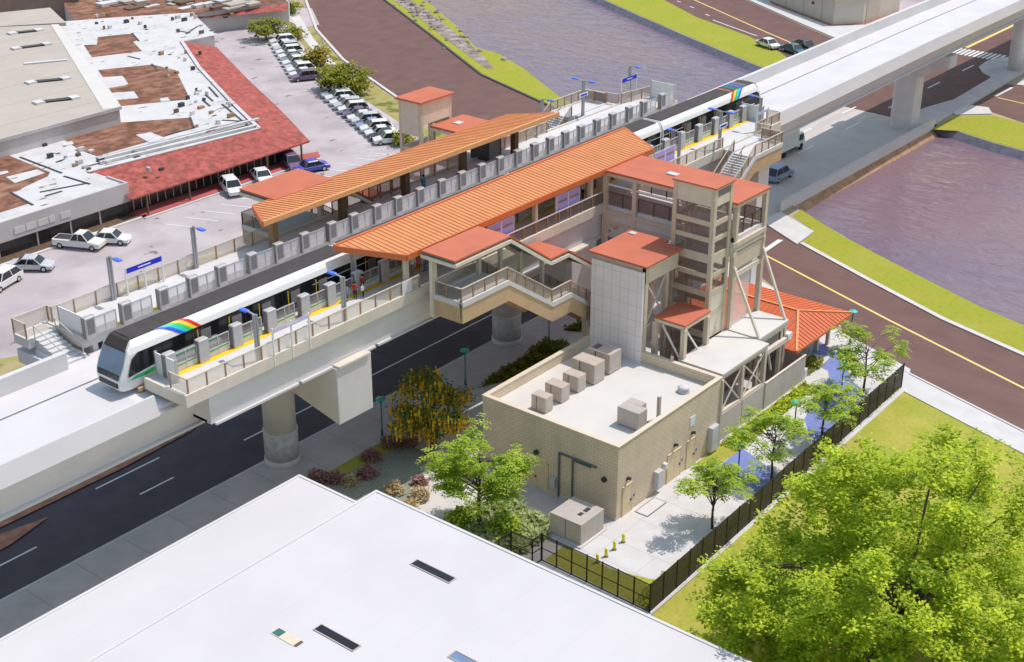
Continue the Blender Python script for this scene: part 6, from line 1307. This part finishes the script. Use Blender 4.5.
# ------------------------------------------------------------------ people
def person(x, y, z, ang, h, shirt, trousers, hair, label, step=0.18, arm=0.1, kid=False):
    """one skinned body: joints in metres for a 1.75 m adult, scaled"""
    s = h / 1.75
    J = dict(pel=(0, 0, .95), sp=(0, 0.01, 1.18), ch=(0, 0.0, 1.40), nk=(0, 0.01, 1.52), hd=(0, 0.03, 1.62), tp=(0, 0.03, 1.74),
             hl=(-.10, 0, .90), kl=(-.11, step * .7, .50), al=(-.11, step * .4, .09), tl=(-.11, step * .4 + .17, .04), hr=(.10, 0, .90), kr=(.11, -step * .1, .50), ar=(.11, -step, .10), tr=(.11, -step + .17, .05),
             sl=(-.19, 0, 1.42), el=(-.25, -arm * .3, 1.15), wl=(-.25, arm, .93), gl=(-.25, arm + .04, .82), sr=(.19, 0, 1.42), er=(.25, -arm * .4, 1.15), wr=(.25, -arm * .3 + .03, .92), gr=(.25, -arm * .3 + .06, .81))
    rad = dict(pel=.15, sp=.135, ch=.16, nk=.06, hd=.105, tp=.07, hl=.10, kl=.062, al=.045, tl=.04, hr=.10, kr=.062, ar=.045, tr=.04, sl=.07, el=.045, wl=.035, gl=.035, sr=.07, er=.045, wr=.035, gr=.035)
    E = [('pel', 'sp'), ('sp', 'ch'), ('ch', 'nk'), ('nk', 'hd'), ('hd', 'tp'), ('pel', 'hl'), ('hl', 'kl'), ('kl', 'al'), ('al', 'tl'), ('pel', 'hr'), ('hr', 'kr'), ('kr', 'ar'), ('ar', 'tr'), ('ch', 'sl'), ('sl', 'el'), ('el', 'wl'), ('wl', 'gl'), ('ch', 'sr'), ('sr', 'er'), ('er', 'wr'), ('wr', 'gr')]
    ks = list(J); me = bpy.data.meshes.new('skeleton'); me.from_pydata([Vector(J[k]) * s for k in ks], [(ks.index(a), ks.index(c)) for a, c in E], [])
    o = bpy.data.objects.new('skeleton', me); COL.objects.link(o)
    md = o.modifiers.new('skin', 'SKIN'); md.use_smooth_shade = True
    for i, k in enumerate(ks):
        v = me.skin_vertices[0].data[i]; r = rad[k] * s * (1.12 if kid and k in ('hd', 'tp') else 1); v.radius = (r, r * (0.72 if k in ('pel', 'sp', 'ch') else 1)); v.use_root = (k == 'pel')
    o.modifiers.new('sub', 'SUBSURF').levels = 1
    dg = bpy.context.evaluated_depsgraph_get(); m2 = bpy.data.meshes.new_from_object(o.evaluated_get(dg)); bpy.data.objects.remove(o, do_unlink=True)
    m2.name = 'person'; m2.materials.clear()
    for k in ('skin', shirt, trousers, 'hair', 'cl_dark'): m2.materials.append(MT[k])
    for p in m2.polygons:
        c = p.center / s; p.use_smooth = True
        if c.z > 1.66 or (c.z > 1.56 and c.y < -0.01): p.material_index = 3
        elif c.z > 1.50 or (abs(c.x) > 0.20 and c.z < 1.12 and c.z > 0.7): p.material_index = 0
        elif c.z > 0.93: p.material_index = 1
        elif c.z > 0.10: p.material_index = 2
        else: p.material_index = 4
    q = bpy.data.objects.new('person', m2); COL.objects.link(q); q.location = (x, y, z); q.rotation_euler = (0, 0, R(ang)); tag(q, label, 'person')
    hb = B(); hb.lathe(0, 0.02 * s, [(0.10 * s, 1.60 * s), (0.125 * s, 1.66 * s), (0.12 * s, 1.72 * s), (0.08 * s, 1.775 * s), (0.01, 1.80 * s)], 12)
    ho = hb.build('hair', hair, None, True); ho.parent = q; ho.location = (0, -0.015 * s, 0)
    return q
person(-6.75, 19.7, PF, 60, 1.35, 'cl_lilac', 'cl_jeans', 'hair', 'child in a lilac top and blue jeans waiting on the near platform', 0.15, 0.08, True)
person(-6.05, 19.6, PF, 120, 1.35, 'cl_red', 'cl_dark', 'hair', 'child in a red shirt and dark trousers standing between two people on the platform', 0.1, 0.06, True)
person(-5.3, 19.55, PF, 100, 1.72, 'cl_maroon', 'cl_dark', 'hair', 'adult in a maroon top and dark trousers walking on the near platform', 0.25, 0.15)
B().box(-5.62, -5.36, 19.3, 19.42, 14.95, 15.3)
t = thing('tote_bag', 'white bag carried by the adult in the maroon top', 'bag', (-5.55, 19.3, 15.0)); bevel(B().box(-5.72, -5.42, 19.24, 19.36, 14.98, 15.32).build('bag_body', 'signwhite', t), 0.04)
b = B(); b.bar((-5.66, 19.3, 15.32), (-5.57, 19.3, 15.5), 0.025); b.bar((-5.48, 19.3, 15.32), (-5.57, 19.3, 15.5), 0.025); b.build('handle', 'signwhite', t)
person(-0.25, 19.25, PF, -60, 1.78, 'cl_white', 'cl_grey', 'hair', 'adult in a white shirt and grey trousers under the left end of the near canopy', 0.12, 0.05)
person(0.6, 19.4, PF, -40, 1.3, 'cl_pink', 'cl_red', 'hair', 'child in a red outfit beside the adult in the white shirt', 0.1, 0.06, True)
person(1.0, 19.05, PF, 30, 1.75, 'cl_red', 'cl_blue', 'hair', 'adult in a red shirt half hidden by the corner post of the stair roof', 0.12, 0.06)
person(21.6, 19.3, PF, 90, 1.72, 'cl_white', 'cl_dark', 'hair', 'person in a pale top and black trousers waiting under the canopy near the overpass', 0.1, 0.05)
person(13.9, 30.9, PF, 180, 1.75, 'cl_blue', 'cl_blue', 'hair', 'person in blue clothes standing on the far platform by the shelter', 0.1, 0.05)

# ------------------------------------------------------------------ trees and shrubs
def crown_leaves(b, centres, rnd, per, rc, size, droop, flat=0.55, frond=0):
    for c, k in centres:
        t0 = rnd.uniform(0.0, 0.45)
        if frond:
            for _ in range(max(2, int(per * k / 7))):     # drooping compound leaves with paired leaflets
                a = rnd.uniform(0, 6.283); L = rc * k * rnd.uniform(0.8, 1.5); h = Vector((math.cos(a), math.sin(a), 0)); s0 = Vector((-h.y, h.x, 0))
                p = c + Vector((rnd.gauss(0, .2), rnd.gauss(0, .2), rnd.gauss(0, .25))) * rc; up = rnd.uniform(0.05, 0.5); tf = t0 + rnd.uniform(0, 0.55)
                for i in range(4):
                    u = (i + 0.6) / 4; q = p + h * L * u + Vector((0, 0, L * (up * u - (0.35 + up) * u * u))); sl = size * (1.1 - 0.5 * u) * rnd.uniform(.8, 1.2)
                    for sd in (-1, 1):
                        d = (h * 0.55 + s0 * sd + Vector((0, 0, rnd.uniform(-0.55, 0.05)))).normalized(); w = d.cross(Vector((0, 0, 1))).normalized()
                        b.add([q, q + d * sl * .5 + w * sl * .22, q + d * sl, q + d * sl * .5 - w * sl * .22], [(0, 1, 2, 3)]); b.t.append(min(1, max(0, tf + rnd.uniform(-.15, .15))))
            continue
        for _ in range(int(per * k)):
            d = Vector((rnd.gauss(0, 1), rnd.gauss(0, 1), rnd.gauss(0, 1) * flat)); d = d.normalized() * (rnd.random() ** 0.5) * rc * k
            leafquad(b, c + d, size * rnd.uniform(0.6, 1.25), rnd, min(1, max(0, t0 + rnd.uniform(0, 0.55))), droop)
def make_tree(name, label, loc, h, rx, rz, zc, nclump, per, rc, size, leaf, seed, cat='tree', trunk=0.14, droop=-0.45, shell=0.5, flower=0, group=None, lean=(0, 0), fl_len=0.5, flat=0.55, frond=0, sub=0, subr=1.0, dome=False):
    rnd = random.Random(seed); x, y, z = loc; t = thing(name, label, cat, loc, group)
    cs = []; subs = []
    while len(subs) < sub:
        d = Vector((rnd.uniform(-1, 1), rnd.uniform(-1, 1), rnd.uniform(-0.9, 1.0)))
        if dome:
            rad = max(0.0, 1 - ((d.z + 0.9) / 1.95) ** 1.7) ** 0.6; rr = math.hypot(d.x, d.y)
            if rr > rad or rr < rad * 0.3 and d.z < 0.1: continue
        elif d.length > 1 or d.length < 0.45: continue
        if any((d - e).length < 0.30 for e in subs) and rnd.random() < 0.8: continue
        subs.append(d)
    while sub and len(cs) < nclump:
        d = rnd.choice(subs); g = Vector((rnd.gauss(0, 0.5), rnd.gauss(0, 0.5), rnd.gauss(0, 0.34))) * subr
        cs.append((Vector((x + lean[0] + d.x * rx, y + lean[1] + d.y * rx, z + zc + d.z * rz)) + g, rnd.uniform(0.6, 1.2)))
    while len(cs) < nclump:
        d = Vector((rnd.uniform(-1, 1), rnd.uniform(-1, 1), rnd.uniform(-1, 1)))
        if d.length > 1 or d.length < shell * rnd.random(): continue
        lump = 0.80 + 0.35 * noise.noise(d.normalized() * 1.7 + Vector((seed, 0, 0)))
        p = Vector((x + lean[0] + d.x * rx * lump, y + lean[1] + d.y * rx * lump, z + zc + d.z * rz * lump)); cs.append((p, rnd.uniform(0.6, 1.2)))
    b = B(); crown_leaves(b, cs, rnd, per, rc, size, droop, flat, frond); b.build('crown', leaf, t)
    tr = B(); top = Vector((x + lean[0] * 0.7, y + lean[1] * 0.7, z + zc + rz * (0.05 if dome else 0.35))); p0 = Vector((x, y, z - 0.05)); pts = [p0]
    for k in range(1, 6): q = p0.lerp(top, k / 5); pts.append(q + Vector((rnd.uniform(-1, 1), rnd.uniform(-1, 1), 0)) * trunk * 0.8)
    for k in range(5): tr.tube(pts[k], pts[k + 1], trunk * (1.15 - 0.17 * k), trunk * (1.15 - 0.17 * (k + 1)), 8)
    for p, k in rnd.sample(cs, min(len(cs), 26)):
        u = rnd.uniform(0.35, 0.95); a = pts[0].lerp(top, u); mid = a.lerp(p, 0.55) + Vector((0, 0, 0.12 * (p - a).length)); r = trunk * (0.55 - 0.3 * u)
        tr.tube(a, mid, r, r * 0.6, 6); tr.tube(mid, p, r * 0.6, r * 0.2, 6)
    tr.build('trunk', 'bark', t, True)
    if flower:
        f = B()
        for _ in range(flower):
            c, k = rnd.choice(cs); d = Vector((rnd.uniform(-.8, .8), rnd.uniform(-.8, .8), rnd.uniform(-.4, .4))) * rc; q = c + d; L = fl_len * rnd.uniform(0.5, 1.2)
            for i in range(5):
                w = 0.10 * (1 - i * 0.13); a = rnd.uniform(0, 3.14); zz = q.z - L * i / 5
                f.add([(q.x - w * math.cos(a), q.y - w * math.sin(a), zz), (q.x + w * math.cos(a), q.y + w * math.sin(a), zz), (q.x + w * .8 * math.cos(a), q.y + w * .8 * math.sin(a), zz - L / 5), (q.x - w * .8 * math.cos(a), q.y - w * .8 * math.sin(a), zz - L / 5)], [(0, 1, 2, 3)]); f.t.append(rnd.random())
        f.build('blossom', 'flower', t)
    return t
gt = 'young trees along the black fence'
make_tree('young_tree', 'young tree nearest the yellow bollards, shading the plaza slabs', (3.5, -6.0, 0.1), 5, 2.6, 1.35, 3.7, 46, 60, 0.62, 0.35, 'leaf', 21, frond=1, sub=13, subr=0.95, trunk=0.10, group=gt)
make_tree('young_tree', 'young tree beside the first blue area and the turquoise lamp', (12.2, -5.9, 0.1), 5, 2.8, 1.5, 3.8, 48, 60, 0.62, 0.35, 'leaf', 22, frond=1, sub=13, subr=0.95, trunk=0.10, group=gt)
make_tree('young_tree', 'young tree over the blue path, third along the black fence', (20.7, -5.7, 0.1), 5, 2.7, 1.35, 3.6, 46, 60, 0.62, 0.35, 'leaf', 23, frond=1, sub=13, subr=0.95, trunk=0.10, group=gt)
make_tree('young_tree', 'young tree at the far end of the black fence by the cross street', (29.4, -5.0, 0.1), 5.4, 3.1, 1.6, 4.0, 53, 60, 0.66, 0.37, 'leaf', 24, frond=1, sub=15, subr=1.0, trunk=0.11, group=gt)
make_tree('leafy_tree', 'bright green tree in front of the block building, by the white roof', (-6.7, 7.3, 0.1), 7.5, 2.9, 3.1, 4.9, 135, 60, 0.66, 0.36, 'leaf', 25, trunk=0.15, frond=1, sub=28, subr=0.9)
make_tree('flowering_tree', 'tree hung with orange-yellow blossom beside the block building', (-0.6, 17.4, 0.1), 6.5, 2.9, 2.5, 4.0, 120, 55, 0.8, 0.28, 'leaf_dark', 26, trunk=0.12, flower=950, fl_len=0.9, sub=24, subr=0.9)
bx, by = (-7.26, -24.89)
make_tree('shade_tree', 'huge bright green tree overhanging the lawn and the long black fence', (bx, by, 0.05), 17, 11.6, 8.6, 9.6, 3700, 52, 0.66, 0.27, 'leaf2', 33, trunk=0.42, droop=-0.15, flat=0.55, sub=210, subr=1.4, dome=True)
def shrub(x, y, r, h, leaf, label, seed, n=420, size=0.26, group='shrubs round the gravel bed', z=0.11):
    rnd = random.Random(seed); t = thing('shrub', label, 'shrub', (x, y, z), group); b = B()
    for _ in range(n):
        d = Vector((rnd.gauss(0, 1), rnd.gauss(0, 1), abs(rnd.gauss(0, 1)))).normalized() * rnd.uniform(0.65, 1.0); k = 0.85 + 0.4 * noise.noise(d * 2 + Vector((seed, 0, 0)))
        leafquad(b, Vector((x + d.x * r * k, y + d.y * r * k, z + 0.05 + d.z * h * k)), size * rnd.uniform(0.6, 1.3), rnd, rnd.random())
    b.build('foliage', leaf, t); s = B()
    for i in range(4): a = i * 1.6; s.tube((x, y, z - 0.05), (x + math.cos(a) * r * .5, y + math.sin(a) * r * .5, z + h * .6), 0.04, 0.02, 6)
    s.build('stem', 'bark', t)
for i, (xy, r, h, leaf, l) in enumerate((((-9.56, 21.07), 1.0, 0.9, 'leaf_pink', 'dusky pink shrub at the white roof edge, leftmost of all'), ((-8.99, 19.91), 0.9, 0.85, 'leaf_pink', 'dusky pink shrub second from the left along the roof edge'), ((-8.44, 18.76), 0.75, 0.75, 'leaf_cream', 'cream shrub between the dusky pink ones by the roof edge'),
                                           ((-6.88, 18.47), 1.0, 0.9, 'leaf_pink', 'dusky pink shrub in the middle of the gravel bed side'), ((-4.84, 20.03), 1.0, 0.95, 'leaf_pink', 'dusky pink shrub beside the pavement, below the teal lamp'), ((-2.24, 20.32), 1.05, 1.0, 'leaf_pink', 'dusky pink shrub at the foot of the teal lamp'),
                                           ((-1.27, 19.38), 0.95, 0.9, 'leaf_pink', 'dusky pink shrub under the yellow-flowering tree'), ((-7.28, 15.26), 0.95, 0.8, 'leaf_cream', 'large cream shrub standing alone on the pale gravel'), ((-6.53, 13.21), 0.95, 0.9, 'leaf_cream', 'cream shrub left of the bright green tree trunk'),
                                           ((-5.20, 14.52), 0.7, 0.8, 'leaf_pink', 'reddish shrub behind the cream one, beside the bright green tree'), ((-8.07, 12.90), 0.8, 0.6, 'leaf_cream', 'low cream shrub touching the white roof edge'))):
    shrub(*xy, r, h, leaf, l, 40 + i)
for i, (x, y, r, h, l) in enumerate(((-6.2, 5.3, 1.5, 1.5, 'rounded green shrub at the foot of the bright green tree'), (-7.4, 8.6, 1.2, 1.1, 'low green shrub left of the bright green tree trunk'))):
    shrub(x, y, r, h, 'leaf', l, 60 + i, 700, 0.36, 'shrubs under the bright green tree')
leafbed('hedge', [(9.8, 21.2), (12.5, 21.6), (20.3, 22.3), (21.6, 21.0), (20.6, 19.4), (13, 19.9)], 2600, 0.34, 'leaf_hedge', 0.12, 'groundcover', up=0.6, seed=8, label='long low olive hedge between the block building and the round pier')
leafbed('hedge', [(23.5, 22.6), (25.6, 22.4), (26.5, 21.3), (24.2, 21.2)], 320, 0.34, 'leaf_hedge', 0.12, 'groundcover', up=0.6, seed=9, label='small dark hedge clump behind the white panel tower')
for i, (xy, rx, rz, zc, leaf, l, n) in enumerate((((82.47, 128.29), 3.6, 1.6, 2.3, 'leaf_far', 'oval green tree on the parking lot near the far red eave', 40), ((68.17, 94.75), 4.3, 2.1, 2.7, 'leaf_far', 'broad dark green tree at the middle of the parking strip', 64), ((67.88, 98.53), 2.6, 1.5, 2.0, 'leaf_far', 'smaller light green tree joined to the broad dark one on its left', 36),
                                                    ((76.88, 110.31), 3.0, 1.2, 1.6, 'leaf_gold', 'golden dry tree beside the upper row of vans', 34), ((86.08, 125.48), 2.0, 0.8, 1.0, 'leaf_far', 'low dark shrub tree at the driveway corner', 18), ((73.07, 102.75), 2.2, 1.0, 1.2, 'leaf_gold', 'small golden tree between the golden and the broad green one', 20), ((98.43, 139.40), 1.8, 1.2, 1.4, 'leaf_far', 'small green tree at the right end of the far red eave', 16), ((55.87, 72.77), 1.6, 0.9, 1.1, 'leaf_far', 'small green tree behind the legs of the far lift tower', 14))):
    make_tree('parking_tree', l, (*xy, 0.0), 4, rx, rz, zc, n, 42, 1.0, 0.55, leaf, 70 + i, trunk=0.14, group='trees of the parking strip')

# ------------------------------------------------------------------ light, sky, camera
w = bpy.data.worlds.new('World'); scene.world = w; w.use_nodes = True
nt = w.node_tree; bg = nt.nodes['Background']; sky = nt.nodes.new('ShaderNodeTexSky'); sky.sky_type = 'NISHITA'; sky.sun_disc = False
SD = Vector((0.46, -0.20, 1.0)).normalized()
sky.sun_elevation = math.asin(SD.z); sky.sun_rotation = math.atan2(SD.x, SD.y); sky.air_density = 2.2; sky.dust_density = 1.6; sky.ozone_density = 2.0
nt.links.new(sky.outputs[0], bg.inputs[0]); bg.inputs[1].default_value = 0.118
sl = bpy.data.lights.new('sun', 'SUN'); sl.energy = 2.9; sl.angle = R(0.5); sl.color = (1.0, 0.91, 0.85)
so = bpy.data.objects.new('sun', sl); COL.objects.link(so); so.rotation_euler = (-SD).to_track_quat('-Z', 'Y').to_euler(); so.location = (0, 0, 120)
cd = bpy.data.cameras.new('camera'); cd.sensor_width = 36; cd.lens = 50.1; cd.clip_end = 5000; cd.clip_start = 0.5
co = bpy.data.objects.new('camera', cd); COL.objects.link(co); co.location = (-73.13, -49.34, 56.89); co.rotation_euler = (R(90 - 25.28), 0, R(38.93 - 90)); scene.camera = co
scene.view_settings.view_transform = 'Standard'; scene.view_settings.look = 'None'; scene.view_settings.exposure = 0.15; scene.view_settings.gamma = 1.0
scene.render.engine = 'CYCLES'; scene.cycles.use_denoising = True; scene.cycles.max_bounces = 6; scene.cycles.transparent_max_bounces = 12; scene.cycles.caustics_reflective = False; scene.cycles.caustics_refractive = False
scene.cycles.sample_clamp_indirect = 4.0
